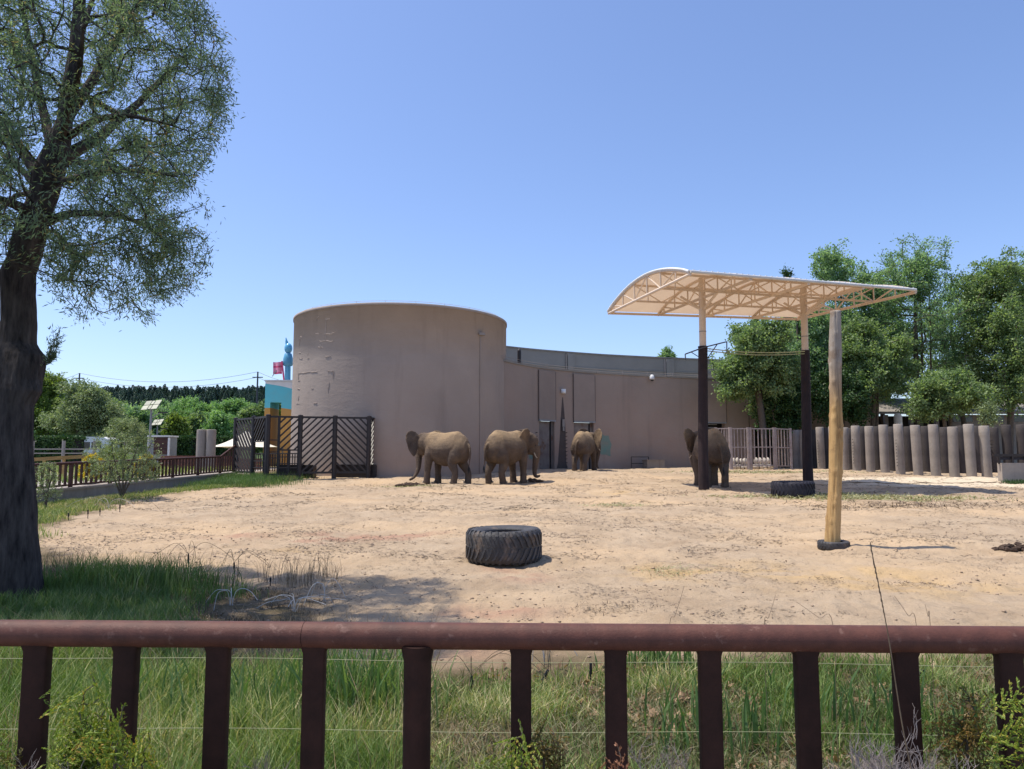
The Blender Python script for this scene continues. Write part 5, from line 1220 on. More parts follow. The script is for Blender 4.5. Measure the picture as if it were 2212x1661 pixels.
def blobtree(px, D, y_top, y_bot, w_px, label, leafm, seed, ntg=420, nleaf=22000, ln=.20, wd=.12, barkm=None, lobes=16, trunks=1, group=None, name='leafy_tree', gap=-.18, y_base=None, shape=1.0, depth=.8, r0=.018):
    g = np.random.default_rng(seed); x = hx(px, D); z0 = GZ(x, D); zt = at(px, y_top, D).z; zb = at(px, y_bot, D).z; w = w_px/F*D/2; h = zt-zb
    skel = []; gd = np.random.default_rng(seed+1)
    for k in range(trunks):
        dx = (k-(trunks-1)/2)*.5; par = -1 if k == 0 else 0; lean = gd.uniform(-.12, .12)*h+dx*1.6; m = 9
        for i in range(m):
            t = i/(m-1)*.86; skel.append(((x+dx*.4+lean*t**1.3+.06*h*math.sin(t*5+k+seed)*.3, D+gd.uniform(-.05, .05)+(k-.5)*.6*t*(trunks > 1), z0-.1+(zt-z0)*t), par, (.016*(zt-z0)**.9)*(1-t*.8)/math.sqrt(trunks))); par = len(skel)-1
    # crown: uneven lobes, each a clump
    lb = []; lobes = int(lobes*1.7); ntg = int(ntg*1.5); nleaf = int(nleaf*1.55); gap = gap-.16
    for i in range(lobes):
        t = g.uniform(.0, 1); a = g.uniform(0, 6.28); env = math.sin(math.pi*min(.98, (.12+.80*t)))**.45*shape; q = w*env*math.sqrt(g.random())*.92
        lb.append((x+q*math.cos(a), D+q*math.sin(a)*depth, zb+h*(.10+.80*t), w*g.uniform(.26, .42)*(1.15-.35*t), h*g.uniform(.10, .18)))
    lb.append((x, D, zt-h*.14, w*.32, h*.15)); lb.append((x-w*.55, D, zb+h*.4, w*.42, h*.2)); lb.append((x+w*.55, D, zb+h*.45, w*.42, h*.2)); lb.append((x, D-w*.4*depth, zb+h*.45, w*.5, h*.25))
    tg = []
    while len(tg) < ntg:
        l = lb[g.integers(len(lb))]; v = g.normal(size=3); v /= np.linalg.norm(v); rr_ = g.uniform(.45, 1.06) if g.random() < .84 else g.uniform(1.0, 1.55)
        p = (l[0]+v[0]*l[3]*rr_, l[1]+v[1]*l[3]*rr_, l[2]+v[2]*l[4]*rr_)
        if float(fbm(p[0]*.7, p[2]*.7+p[1]*.4, 1.0, 2, seed)) < gap: continue
        tg.append(p)
    return tree_obj(name, label, 'tree', (x, D, z0), skel, tg, leafm, barkm or M['bark2'], r0, nleaf, ln, wd, seed, group, droop=.1, step=.8, hang=.1, spread=.20, jit=.08, tw=4)
GR = 'trees behind the concrete pillars'
blobtree(1650, 52.5, 690, 905, 175, 'dense round tree at the end of the brown wall, left of the right shelter post', LM['elm'], 101, 620, 32000, group=GR, lobes=12, ln=.2, wd=.12)
blobtree(1745, 56.0, 640, 890, 150, 'leafy tree rising behind the right shelter post', LM['elm_b'], 102, 480, 24000, group=GR)
blobtree(1812, 60.0, 540, 860, 235, 'tall tree whose top shows over the shelter roof, left of the upright log', LM['elm_b'], 103, 640, 30000, group=GR, lobes=12)
blobtree(2000, 58.0, 512, 880, 310, 'tallest airy tree with dark forked trunks showing through its light green crown', LM['elm_b'], 104, 620, 25000, group=GR, lobes=13, trunks=3, gap=-.06, ln=.19, wd=.10)
blobtree(1890, 54.0, 690, 880, 165, 'lower olive tree just right of the upright log', LM['elm'], 105, 380, 17000, group=GR, trunks=2)
blobtree(2185, 55.0, 570, 885, 250, 'broad yellowish tree crowding the right edge above the pillars', LM['elm'], 106, 740, 32000, group=GR, lobes=14)
blobtree(2262, 60.0, 560, 880, 200, 'tree cut off by the right edge of the picture', LM['elm_b'], 107, 480, 20000, group=GR)
blobtree(2050, 50.5, 800, 905, 170, 'low bushy tree behind the pillars right of the white upright cylinder', LM['elm'], 108, 300, 13000, group=GR, trunks=2)
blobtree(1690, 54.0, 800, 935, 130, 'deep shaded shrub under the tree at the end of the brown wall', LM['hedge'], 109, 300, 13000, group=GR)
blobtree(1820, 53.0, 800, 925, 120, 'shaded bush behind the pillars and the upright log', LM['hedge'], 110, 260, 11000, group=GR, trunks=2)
blobtree(2140, 48.0, 872, 918, 30, 'small brownish shrub above the pillars near the right edge', LM['olive'], 111, 60, 1800, group=GR, ln=.12, wd=.07)
blobtree(1445, 78.0, 752, 790, 30, 'small treetop peeping over the roof of the curved building', LM['elm_b'], 112, 90, 3500, lobes=4, ln=.25, wd=.13)
blobtree(1905, 66.0, 610, 860, 170, 'hazy tree filling the gap behind the upright log', LM['elm_b'], 114, 420, 17000, group=GR)
blobtree(2090, 63.0, 600, 880, 190, 'pale green tree between the tallest airy tree and the yellowish one', LM['elm_b'], 115, 480, 19000, group=GR)
blobtree(1716, 75.0, 583, 800, 36, 'dark narrow treetop just above the middle of the shelter roof', LM['hedge'], 113, 90, 3500, lobes=5)
GL = 'broadleaf trees beyond the left railing'
def LT_(px, D, yt, yb, w, label, mt, sd, ntg=300, nl=12000, ln=.28, wd=.16, **k): blobtree(px, D, yt, yb, w, label, LM[mt], sd, ntg, nl, ln, wd, group=GL, **k)
LT_(178, 62, 828, 958, 165, 'big greyish olive tree with visible stems behind the vans at left', 'olive', 201, 560, 26000, .22, .10, trunks=3, gap=-.12, lobes=12)
LT_(95, 80, 812, 945, 120, 'light yellow-green tree at far left just right of the big trunk', 'elm_y', 202, 420, 17000)
LT_(262, 70, 880, 975, 130, 'mid green bushy tree between olive tree and solar lamp', 'elm_b', 203, 380, 15000)
LT_(225, 84, 862, 940, 120, 'rounded dull green tree behind the olive tree', 'elm', 204, 300, 12000)
LT_(330, 88, 880, 950, 110, 'green tree behind the solar lamps', 'elm_b', 205, 320, 12000)
LT_(408, 112, 860, 940, 140, 'bright green spreading tree below the pine ridge, centre left', 'bright', 206, 420, 15000)
LT_(345, 125, 864, 930, 90, 'green tree below the pine ridge behind the higher solar lamp', 'elm_b', 212, 260, 9000)
LT_(515, 100, 864, 935, 120, 'bright green broad tree left of the painted portal', 'bright', 207, 440, 16000)
LT_(378, 66, 897, 962, 44, 'small round yellow-green tree left of the twin cylinders', 'elm_y', 208, 160, 5500)
LT_(424, 72, 893, 960, 46, 'small upright green tree directly behind the twin cylinders', 'elm', 209, 160, 5500)
LT_(466, 70, 892, 960, 60, 'small bright green tree right of the twin cylinders', 'bright', 210, 200, 7500)
LT_(548, 76, 880, 975, 80, 'dark green tree behind the lattice cage', 'elm', 211, 260, 9500)
LT_(610, 74, 850, 985, 60, 'tree showing through the opening of the painted portal', 'elm_y', 213, 200, 8000)
LT_(-30, 66, 800, 960, 150, 'green tree mostly behind the big willow trunk', 'elm_b', 214, 300, 11000)
# shrubs near the railing
def shrub(px, D, yt, w, label, mt, sd, ntg=160, nl=5000, ln=.06, wd=.035, cat='shrub', name='shrub', trunks=3, yb=None, gap=-.2, r0=.006):
    g = np.random.default_rng(sd); x = hx(px, D); z0 = GZ(x, D); zt = at(px, yt, D).z; h = zt-z0; ww = w/F*D/2; sk = []
    for k in range(trunks):
        par = -1 if k == 0 else 0
        for i in range(6): t = i/5*.7; sk.append(((x+(k-(trunks-1)/2)*.25*ww*t*2+.02*math.sin(i+k), D+g.uniform(-.1, .1)*t*ww, z0+h*t), par, .018*(h**.7)*(1-t))); par = len(sk)-1
    tg = []
    while len(tg) < ntg:
        t = g.uniform(.22 if yb is None else yb, 1); e = math.sin(math.pi*min(.97, .18+.72*t))**.8; a = g.uniform(0, 6.28); q = ww*e*g.random()**.5*g.uniform(.8, 1.1); tg.append((x+q*math.cos(a), D+q*math.sin(a), z0+h*t))
    return tree_obj(name, label, cat, (x, D, z0), sk, tg, LM[mt], M['bark2'], r0, nl, ln, wd, sd, None, droop=.05, step=.2, hang=.0, spread=.05, tw=4)
shrub(268, 26.0, 905, 160, 'young bushy elm growing in front of the brown railing on the grass verge', 'olive', 301, 420, 15000, .055, .03, name='young_tree', cat='tree', trunks=5, r0=.004)
shrub(104, 22.5, 995, 60, 'slender wispy sapling in front of the railing close to the big trunk', 'olive', 302, 120, 2600, .05, .02, name='sapling', cat='sapling')
shrub(200, 30, 984, 60, 'yellow flowering bush behind the railing, left of the young elm', 'yellow', 303, 120, 3600, .07, .05, name='flowering_shrub')
shrub(315, 33, 984, 50, 'yellow flowering bush behind the railing, right of the young elm', 'yellow', 304, 110, 3200, .07, .05, name='flowering_shrub')
shrub(240, 34, 968, 90, 'loose green shrub beyond the railing behind the young elm', 'elm_y', 305, 150, 4200, .09, .05)
for px, w, D, sd, lb in ((392, 60, 56, 306, 'dark clipped hedge between white kiosk and twin cylinders'), (478, 70, 57, 307, 'dark clipped hedge between twin cylinders and lattice cage'), (120, 100, 50, 308, 'low hedge along the pipe fence at far left')):
    x = hx(px, D); g = GZ(x, D); zt = at(px, 947, D).z; ww = w/F*D; gg = np.random.default_rng(sd); n = 9000
    pos = np.stack([gg.uniform(-ww/2, ww/2, n), gg.uniform(-.8, .8, n), gg.uniform(0, zt-g, n)], 1); face = gg.integers(0, 3, n); pos[face == 0, 2] = zt-g; pos[face == 1, 1] = -.8; pos += gg.normal(0, .05, pos.shape)
    V, Fq, a = leaves(pos, gg.normal(size=(n, 3))+np.array([0, 0, .4]), .17, .1, gg); T = thing('hedge', lb, 'hedge', (x, D, g))
    o = link('foliage', npmesh('foliage', V, Fq, 4, LM['hedge'], a), T); o['kind'] = 'stuff'
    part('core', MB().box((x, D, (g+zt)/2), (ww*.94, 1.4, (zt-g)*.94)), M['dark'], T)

# conifers on the ridge
def conifers():
    protos = []
    for v in range(4):
        g = np.random.default_rng(400+v); n = 620; h = 1.0; t = g.random(n)**.8; a = g.uniform(0, 6.28, n); q = .24*(1-t)**.95*g.uniform(.3, 1.0, n)*(1+.25*np.sin(a*3+v*2+t*9))
        pos = np.stack([q*np.cos(a), q*np.sin(a), .16+t*.84], 1); d = np.stack([np.cos(a), np.sin(a), g.uniform(-.3, .7, n)], 1)
        V, Fq, at_ = leaves(pos, d, .15*(1-.72*t), .08*(1-.6*t), g); at_ = np.clip(at_, 0, 1); me = npmesh('crown', V, Fq, 4, LM['pine'], at_)
        tb = MB().tube([(0, 0, -.05), (0, 0, .9)], [.022, .006], 5); tm = _mesh('trunk', tb.v, tb.f, M['bark2'], False); protos.append((me, tm))
    g = np.random.default_rng(44); n = 0; used = []
    rows = []
    for k in range(120): rows.append((-20+k*5.2+g.uniform(-1.5, 1.5), 243+g.uniform(-3, 4)))
    for k in range(175): rows.append((g.uniform(-10, 600), g.uniform(172, 238)))
    for ri, (px, D) in enumerate(rows):
        lb, gp = ('dark spiky pine silhouetted against the sky in the row along the far ridge', 'pines along the ridge skyline') if ri < 120 else ('dark pine on the far slope below the skyline row, above the broadleaf trees', 'pines on the far slope')
        x = hx(px, D); z = GZ(x, D); h = g.uniform(5.6, 7.8)*(1.0 if D > 240 else .9)
        me, tm = protos[g.integers(4)]; o = bpy.data.objects.new('pine_tree', None); COL.objects.link(o); o.location = (x, D, z-.2); o.scale = (h*1.05, h*1.05, h); o.rotation_euler[2] = g.uniform(0, 6.28); tag(o, lb, 'tree', gp)
        c = bpy.data.objects.new('crown', me); COL.objects.link(c); c.parent = o; c['kind'] = 'stuff'
        c = bpy.data.objects.new('trunk', tm); COL.objects.link(c); c.parent = o
    # the rest of the wood
    N_ = 640; V0 = np.empty(len(protos[0][0].vertices)*3, np.float32); Vs = []; Fs = []; As = []; off = 0
    for k in range(N_):
        me = protos[g.integers(4)][0]; nv = len(me.vertices); c = np.empty(nv*3, np.float32); me.vertices.foreach_get('co', c); c = c.reshape(-1, 3); keep = nv
        px = g.uniform(-60, 640); D = g.uniform(165, 262) if k < 330 else g.uniform(245, 264); x = hx(px, D); h = g.uniform(5.0, 7.2); Vs.append(c*h+np.array([x, D, GZ(x, D)-.2])); Fs.append(np.arange(nv).reshape(-1, 4)+off); off += nv; As.append(np.repeat(g.random(nv//4), 4))
    o = link('pine_wood', npmesh('pine_wood', np.concatenate(Vs), np.concatenate(Fs), 4, LM['pine'], np.concatenate(As))); tag(o, 'dark pine wood covering the far slope behind the broadleaf trees', 'woodland', kind='stuff')
conifers()
# ---------------------------------------------------------------- grass, litter, straw
def blades(X, Y, h, w, lean, g, name, label, m, cat='grass', vbias=0.0, Z=None, bend=.5):
    n = len(X); Zg = gz(X, Y)-.01 if Z is None else Z; a = g.uniform(0, 2*np.pi, n); la = g.uniform(0, 2*np.pi, n); hh = h*g.uniform(.45, 1.15, n); ww = w*g.uniform(.6, 1.3, n)/2
    s = np.stack([np.cos(a), np.sin(a), np.zeros(n)], 1)*ww[:, None]; ld = np.stack([np.cos(la), np.sin(la), np.zeros(n)], 1)*(lean*g.uniform(.1, 1.3, n)*hh)[:, None]
    b = np.stack([X, Y, Zg], 1); m1 = b+ld*.28+np.array([0, 0, 1])*(hh*.55)[:, None]; tp = b+ld+np.array([0, 0, 1])*(hh*(1-.25*bend*g.random(n)))[:, None]
    V = np.stack([b-s, b+s, m1+s*.85, m1-s*.85, tp], 1).reshape(-1, 3); o = (np.arange(n)*5)[:, None]
    F1 = o+np.array([[0, 1, 2, 3]]); F2 = o+np.array([[3, 2, 4, 4]])
    # tip as its own narrow quad keeps every face four-sided
    V = np.concatenate([V.reshape(n, 5, 3), (tp+s*.06)[:, None]], 1).reshape(-1, 3); o = (np.arange(n)*6)[:, None]
    Fq = np.concatenate([o+np.array([[0, 1, 2, 3]]), o+np.array([[3, 2, 5, 4]])]); v = np.clip(g.random(n)*.8+.1+fbm(X, Y, .9, 3, 91)*.5+vbias, 0, 1)
    ob = link(name, npmesh(name, V, Fq, 4, m, np.repeat(v, 6))); return tag(ob, label, cat, kind='stuff')
g = np.random.default_rng(900)
def sample(n, x0, x1, y0, y1, fn):
    X = g.uniform(x0, x1, n*2); Y = g.uniform(y0, y1, n*2); k = g.random(n*2) < fn(X, Y); return X[k][:n], Y[k][:n]
nzv = lambda X, Y, s=1.1, sd=61: fbm(X, Y, s, 3, sd)
# tall lush grass right behind the railing on the left
X, Y = sample(70000, -5.2, .2, 2.3, 6.9, lambda X, Y: ((Y < 6.1+nzv(X, Y)*.6) | (X < -.42*Y))*np.clip(1.15-sstep(-.2, .15, X+.13*Y)*1.2, 0, 1)*np.clip(.8+nzv(X, Y)*1.4, .15, 1))
blades(X, Y, .27, .0056, .7, g, 'tall_grass', 'tall sunlit green grass just behind the railing at lower left', LM['grass'], vbias=-.03)
X, Y = sample(52000, -.9, 5.4, 2.3, 6.2, lambda X, Y: np.clip(.45+nzv(X, Y, 1.6)*2.2, .06, 1)*(1-sstep(5.1, 5.9, Y-.10*np.clip(X, -2, 5))))
blades(X, Y, .16, .0062, .8, g, 'meadow_grass', 'patchy grass mixed with dry stalks behind the railing at lower right', LM['grass'], vbias=-.05)
X, Y = sample(34000, -.9, 5.4, 2.3, 6.2, lambda X, Y: np.clip(.5-nzv(X, Y, 1.6)*1.4, .04, 1)*(1-sstep(5.3, 6.1, Y-.10*np.clip(X, -2, 5))))
blades(X, Y, .11, .006, 1.3, g, 'low_weeds', 'low weeds and dry stems on bare soil behind the railing at right', LM['weed'], vbias=.0)
X, Y = sample(2600, -5.2, .1, 2.4, 6.6, lambda X, Y: (X < -.1*Y)*np.clip(.4+nzv(X, Y, .8, 8)*2.4, 0, 1))
blades(X, Y, .46, .004, .5, g, 'dry_stalks', 'thin straw coloured seed stalks standing among the tall green grass', LM['litter'], vbias=.25)
def reed_clump(cx, cy, r, n, h, lb):
    X = cx+g.normal(0, r, n); Y = cy+g.normal(0, r*.8, n); blades(X, Y, h, .016, .35, g, 'reed_clump', lb, LM['reed'], 'reeds')
for px, py, r, n, h, lb in ((760, 1560, .22, 260, .50, 'broad bladed dark green reeds growing in the grass left of the thick railing post'), (600, 1560, .2, 150, .42, 'broad bladed reeds in the grass between third and fourth railing bars'), (1560, 1600, .25, 90, .36, 'sparse reed blades in the meadow right of the middle'), (1880, 1560, .3, 110, .34, 'sparse reed blades in the meadow near the tall stem'), (330, 1560, .3, 120, .4, 'reed blades in the tall grass at lower left'), (1440, 1440, .18, 160, .22, 'fresh green tuft at the edge of the sand behind the railing')):
    p = on(px, py, 2.2); reed_clump(p.x, p.y, r, n, h, lb)
# shaded grass under the willow
X, Y = sample(60000, -9, -1.2, 6.8, 10.6, lambda X, Y: (1-sstep(-.52, -.36, X/Y+nzv(X, Y)*.10))*(1-sstep(9.2, 10.4, Y+nzv(X, Y)*1.3))*np.clip(.75+nzv(X, Y, 1.5, 3)*1.2, .1, 1))
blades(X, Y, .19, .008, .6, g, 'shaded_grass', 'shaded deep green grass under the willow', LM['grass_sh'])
X, Y = sample(5000, -6.0, -3.0, 8.6, 9.9, lambda X, Y: np.exp(-((X+4.75)**2/.5+(Y-9.4)**2/.18)))
blades(X, Y, .42, .009, .5, g, 'grass_tussock', 'taller bushy tussock at the sand edge right of the willow trunk', LM['grass_sh'])
X, Y = sample(1500, -9.4, -2.2, 9.4, 10.5, lambda X, Y: np.clip(.5+nzv(X, Y, 2.0)*2, 0, 1))
blades(X, Y, .42, .005, .45, g, 'dry_grass', 'thin dry grass stalks sticking up along the sand edge', LM['straw'], vbias=.1)
X, Y = sample(8000, -4.6, -1.2, 6.9, 9.4, lambda X, Y: (1-sstep(-.40, -.20, X/Y+nzv(X, Y, 1.4, 12)*.12))*np.clip(.35+nzv(X, Y, 2.4)*1.8, 0, 1))
blades(X, Y, .07, .006, 1.2, g, 'sparse_weeds', 'sparse weeds and stalks on the shaded sand', LM['straw'])
# verge along the kerb
X, Y = sample(55000, -17.5, -8.5, 11, 41.5, lambda X, Y: (X > kerb_x(Y)+.12)*(1-sstep(-.5, .3, X-sand_x(Y)+nzv(X, Y, .8)*1.2))*np.clip(.6+nzv(X, Y, .8, 5)*1.5, .12, 1))
blades(X, Y, .20, .014, .7, g, 'verge_grass', 'grass verge between the sand and the grey kerb at left', LM['grass'], vbias=.10)
X, Y = sample(16000, -15, -9.5, 33, 39.5, lambda X, Y: (X > kerb_x(Y)+.12)*np.exp(-((X+13.4)**2/3.0+(Y-36.3)**2/5.0)))
blades(X, Y, .42, .014, .5, g, 'lush_grass', 'lush bright grass patch at the foot of the lattice cage', LM['reed'])
X, Y = sample(16000, -40, -16.5, 30, 60, lambda X, Y: (X < kerb_x(Y)-1.5)*np.clip(.5+nzv(X, Y, .3, 5)*2.5, 0, 1))
blades(X, Y, .35, .03, .6, g, 'far_grass', 'rough grass beyond the brown railing', LM['grass'])
X, Y = sample(4000, 24, 32, 36, 37.2, lambda X, Y: np.ones_like(X))
blades(X, Y, .22, .02, .5, g, 'grass_strip', 'dark grass strip at the foot of the low wall at right', LM['hedge'])

def flat_bits(X, Y, ln, wd, name, label, m, cat, lift=.01, tilt=.25, aspect_dir=None):
    n = len(X); Z = gz(X, Y)+lift; a = g.uniform(0, np.pi, n) if aspect_dir is None else g.normal(aspect_dir, .5, n); L = ln*g.uniform(.3, 1.4, n); Wd = wd*g.uniform(.5, 1.4, n)
    d = np.stack([np.cos(a), np.sin(a), g.normal(0, tilt, n)], 1); s = np.stack([-np.sin(a), np.cos(a), g.normal(0, tilt, n)], 1); c = np.stack([X, Y, Z], 1)
    mid = g.normal(0, .15, n)[:, None]*s*L[:, None]
    V = np.stack([c-d*L[:, None]/2, c+mid-s*Wd[:, None]/2, c+d*L[:, None]/2, c+mid+s*Wd[:, None]/2], 1).reshape(-1, 3); Fq = (np.arange(n)*4)[:, None]+np.arange(4)[None]
    o = link(name, npmesh(name, V, Fq, 4, m, np.repeat(g.random(n), 4))); return tag(o, label, cat, kind='stuff')
X, Y = sample(5200, -.8, 5.4, 2.4, 6.0, lambda X, Y: np.clip(.45+nzv(X, Y, 2.2, 14)*2.6, 0, 1))
flat_bits(X, Y, .06, .03, 'leaf_litter', 'curled brown dead leaves lying among the weeds behind the railing', LM['litter'], 'dead leaves', .03, .6)
# straw and twigs trodden into the sand: density thins and gathers in drifts
def straw(n, y0, y1, ln, wd, nm, lb, sd):
    X = []; Y = []
    Yv = g.uniform(y0, y1, n*4); Xv = g.uniform(-1, 1, n*4)*Yv*.72+.5; k = (g.random(n*4) < np.clip(.16+nzv(Xv, Yv, .9, sd)*2.2+nzv(Xv, Yv*2.2, 3.0, sd+3)*1.4, 0, 1))*(Xv > sand_x(Yv))*(Yv < 46)
    # keep it out of the building
    k = k & ~((Xv-TC.x)**2+(Yv-TC.y)**2 < (TR+.2)**2); Xv, Yv = Xv[k][:n], Yv[k][:n]
    flat_bits(Xv, Yv, ln, wd, nm, lb, LM['straw'], 'straw', .006, .12)
straw(7000, 6.3, 13, .075, .009, 'trodden_straw', 'straw and twig bits, tone darkened for clod shadows, trodden into the near sand', 71)
straw(15000, 12, 24, .14, .017, 'scattered_straw', 'scattered straw, tone darkened for clod shadows, on the middle of the sand', 73)
straw(15000, 22, 45, .30, .035, 'far_straw', 'scattered straw on the far sand before the elephants', 75)
def hay(px, py, rx, ry, n, ln, wd, lb, m='hay'):
    p = on(px, py); X = p.x+g.normal(0, rx, n); Y = p.y+g.normal(0, ry, n); flat_bits(X, Y, ln, wd, 'strewn_hay', lb, LM[m], 'hay', .02, .5)
hay(1880, 1077, 2.0, .55, 3200, .22, .028, 'greenish hay strewn on the sand in front of the shelter shadow')
hay(1760, 1072, 1.5, .5, 1600, .2, .028, 'hay strewn along the front edge of the shelter shadow below the large dark tyre')
hay(1950, 1092, 1.8, 1.0, 900, .2, .02, 'thin yellow hay scattered right of the upright log', 'straw')
hay(1640, 1020, 2.6, .5, 1500, .25, .03, 'hay gathered along the foot of the metal gates')
hay(1330, 1092, .6, .35, 500, .14, .014, 'little hay heap on the sand in front of the concrete trough')
hay(886, 1051, .7, .2, 500, .16, .016, 'loose hay at the feet of the leftmost elephant')
hay(745, 1170, .4, .2, 260, .08, .008, 'hay wisps on reddish sand left of the big tyre', 'straw'); hay(1450, 1236, .25, .3, 420, .07, .006, 'hay wisps on the sand right of the big tyre')
hay(1790, 1255, .12, .1, 120, .05, .006, 'small hay wisp on the sand below the upright log', 'straw'); hay(1990, 1262, .35, .12, 260, .06, .006, 'hay wisps on the sand right of the tall stem', 'straw'); hay(1310, 1312, .3, .12, 300, .05, .006, 'twig litter just above the railing near the middle', 'straw')
hay(730, 1268, .3, .12, 200, .05, .006, 'twigs on the shaded sand near the white wire coil', 'straw')
# clods of sand
def clods():
    n = 6000; t = g.uniform(6.2, 18, n); x = g.uniform(-1, 1, n)*t*.7; k = (x > sand_x(t)) & (g.random(n) < np.clip(.35+nzv(x, t, 1.2, 33)*2.5, 0, 1)); x = x[k]; y = t[k]; n = len(x); r = .0065*g.uniform(.5, 2.0, n)**1.3*(1+y/22)
    oc = np.array([(1, 0, 0), (0, 1, 0), (-1, 0, 0), (0, -1, 0), (0, 0, 1), (0, 0, -1)], float); fc = np.array([(0, 1, 4), (1, 2, 4), (2, 3, 4), (3, 0, 4), (1, 0, 5), (2, 1, 5), (3, 2, 5), (0, 3, 5)])
    V = oc[None]*r[:, None, None]*g.uniform(.6, 1.3, (n, 6, 1))*np.array([1.2, 1, .7])+np.stack([x, y, gz(x, y)+r*.2], 1)[:, None]; Fq = (np.arange(n)*6)[:, None, None]+fc[None]
    me = npmesh('sand_clods', V.reshape(-1, 3), Fq.reshape(-1, 3), 3, M['clod'], None, True); tag(link('sand_clods', me), 'small clods of trampled sand lying about the enclosure', 'clods', kind='stuff')
M['clod'] = mat('sand_clod', (.38, .28, .19), (.28, .2, .14), sc=3)
clods()

# ---------------------------------------------------------------- front railing
def front_railing():
    zc = 1.170; rr = .0315
    def RP(px, z=zc):
        D = 1.905-.075*px/2212
        return Vector((hx(px, D), D, z))
    a, b = RP(-700), RP(2900)
    T = thing('front_railing', 'maroon painted steel railing with a thick round top rail crossing the whole foreground', 'railing', (0, 1.87, 0)); n = 60
    cut = RP(668)
    for (p, q) in ((a, cut-Vector((.0008, 0, 0))), (cut+Vector((.0008, 0, 0)), b)):
        part('top_rail', MB().tube([p.lerp(q, i/12) for i in range(13)], rr, 40), M['rail'], T, smooth=True)
    part('weld_collar', MB().tube([cut-Vector((.004, 0, 0)), cut+Vector((.004, 0, 0))], rr-.001, 40), M['post'], T, smooth=True)
    xs = [(-92, 52), (110, 56), (297, 53), (490, 51), (692, 50), (908, 62), (1125, 46), (1323, 48), (1520, 50), (1722, 51), (1930, 53), (2148, 56), (2350, 52), (2560, 60)]
    for px, w in xs:
        p = RP(px+3*(px-1106)/1106); wd = w/F*p.y*.93
        if w > 58:
            part('round_post', MB().tube([(p.x, p.y, zc-.02), (p.x, p.y, zc-.045), (p.x, p.y, zc-.06), (p.x, p.y, 0)], [wd*.62, wd*.55, wd/2, wd/2], 28), M['post'], T, smooth=True)
            continue
        # flattened tube with rounded corners, flared a little at the weld
        mb = MB(); K = 20; lv = [(zc-.020, 1.25), (zc-.033, 1.10), (zc-.041, 1.0), (.0, 1.0)]
        for z, f in lv:
            for k in range(K):
                t = 2*math.pi*k/K; c, s = math.cos(t), math.sin(t); e = .32; mb.v.append((p.x+math.copysign(abs(c)**e, c)*wd/2*f, p.y+math.copysign(abs(s)**e, s)*.016*f, z))
        for i in range(len(lv)-1):
            for k in range(K): q = i*K+k; w_ = i*K+(k+1) % K; mb.f.append((q, q+K, w_+K, w_))
        part('baluster', mb, M['post'], T, smooth=True)
    part('bottom_rail', MB().beam(RP(-700, .14), RP(2900, .14), .05, .04), M['post'], T)
    solo('walkway', MB().box((0, -1.2, -.04), (16, 5.2, .16)), M['conc'], (0, -1.2, 0), 'pale concrete visitor walkway on the near side of the railing', 'path')
    # thin electric fence wires strung behind the bars
    for nm, yl, yr, D in (('upper', 1417, 1441, 2.35), ('lower', 1570, 1590, 2.35)):
        p, q = at(-300, yl, D), at(2500, yr, D); solo('fence_wire', MB().tube([p.lerp(q, i/20)-Vector((0, 0, .004*math.sin(i*.8))) for i in range(21)], .0009, 5), M['wire'], p, nm+' thin yellowish wire stretched behind the railing bars', 'wire', 'thin wires behind the railing')
front_railing()

# ---------------------------------------------------------------- stakes of the wire fence, whips of white wire
def stakes():
    L = [(407, 1197, 1240, 'black stake with wire whiskers, left one of two at the edge of the shade'), (506, 1215, 1240, 'short black stake with wire whiskers, right one of two at the edge of the shade'), (584, 1247, 1268, 'small stake near the white wire coil in the shade'),
         (1019, 1460, 1502, 'short black capped stake in the weeds just right of the thick post'), (1172, 1447, 1496, 'slanting black capped stake between seventh and eighth bars'), (1276, 1432, 1480, 'upright black capped stake just left of the eighth bar'), (852, 1480, 1506, 'dark stake in the grass left of the thick post'),
         (824, 1403, 1428, 'small green topped stake just under the rail, left of the thick post'), (1759, 1432, 1470, 'black capped stake right of the tenth bar'), (1982, 1447, 1484, 'slanting capped stake left of the last full bar'), (2204, 1425, 1468, 'stake at the right edge under the rail'),
         (148, 1108, 1124, 'leftmost stake on the grass verge by the trunk'), (190, 1101, 1120, 'second stake along the grass verge'), (216, 1098, 1114, 'third stake along the grass verge'), (259, 1090, 1106, 'fourth stake along the grass verge, with curved wires, below the young elm')]
    for i, (px, yt, yb, lb) in enumerate(L):
        p = on(px, yb, 3); D = p.y; top = at(px, yt, D); lean = Vector((.10 if 'slant' in lb else rnd.uniform(-.01, .01), 0, 0)); top = top+lean*.4; base = p-lean*.4
        T = thing('fence_stake', lb, 'stake', tuple(base), 'stakes of the low wire fence'); h = (top-base).length; r = .0075+.0006*D
        part('rod', MB().tube([base-Vector((0, 0, .1)), base.lerp(top, .55)], r*.55, 6), M['iron'], T)
        part('cap', MB().tube([base.lerp(top, .5), top], [r, r*.9], 8), M['black'], T)
        if i in (0, 1, 3, 4, 14, 8):
            for k in range(4):
                a = rnd.uniform(0, 3.14)+(k % 2)*3.14; l = .45+.03*D*(i > 10)+rnd.uniform(0, .25); dx, dy = math.cos(a)*l, math.sin(a)*l*.5
                Q = catmull([top, top+Vector((dx*.35, dy*.3, .10*l+.10)), top+Vector((dx*.75, dy*.7, .12*l)), top+Vector((dx*1.1, dy, -.15*l))], 5); part('whisker', MB().tube(Q, [.0016+.0001*D]*len(Q), 4), M['stem'], T)
stakes()
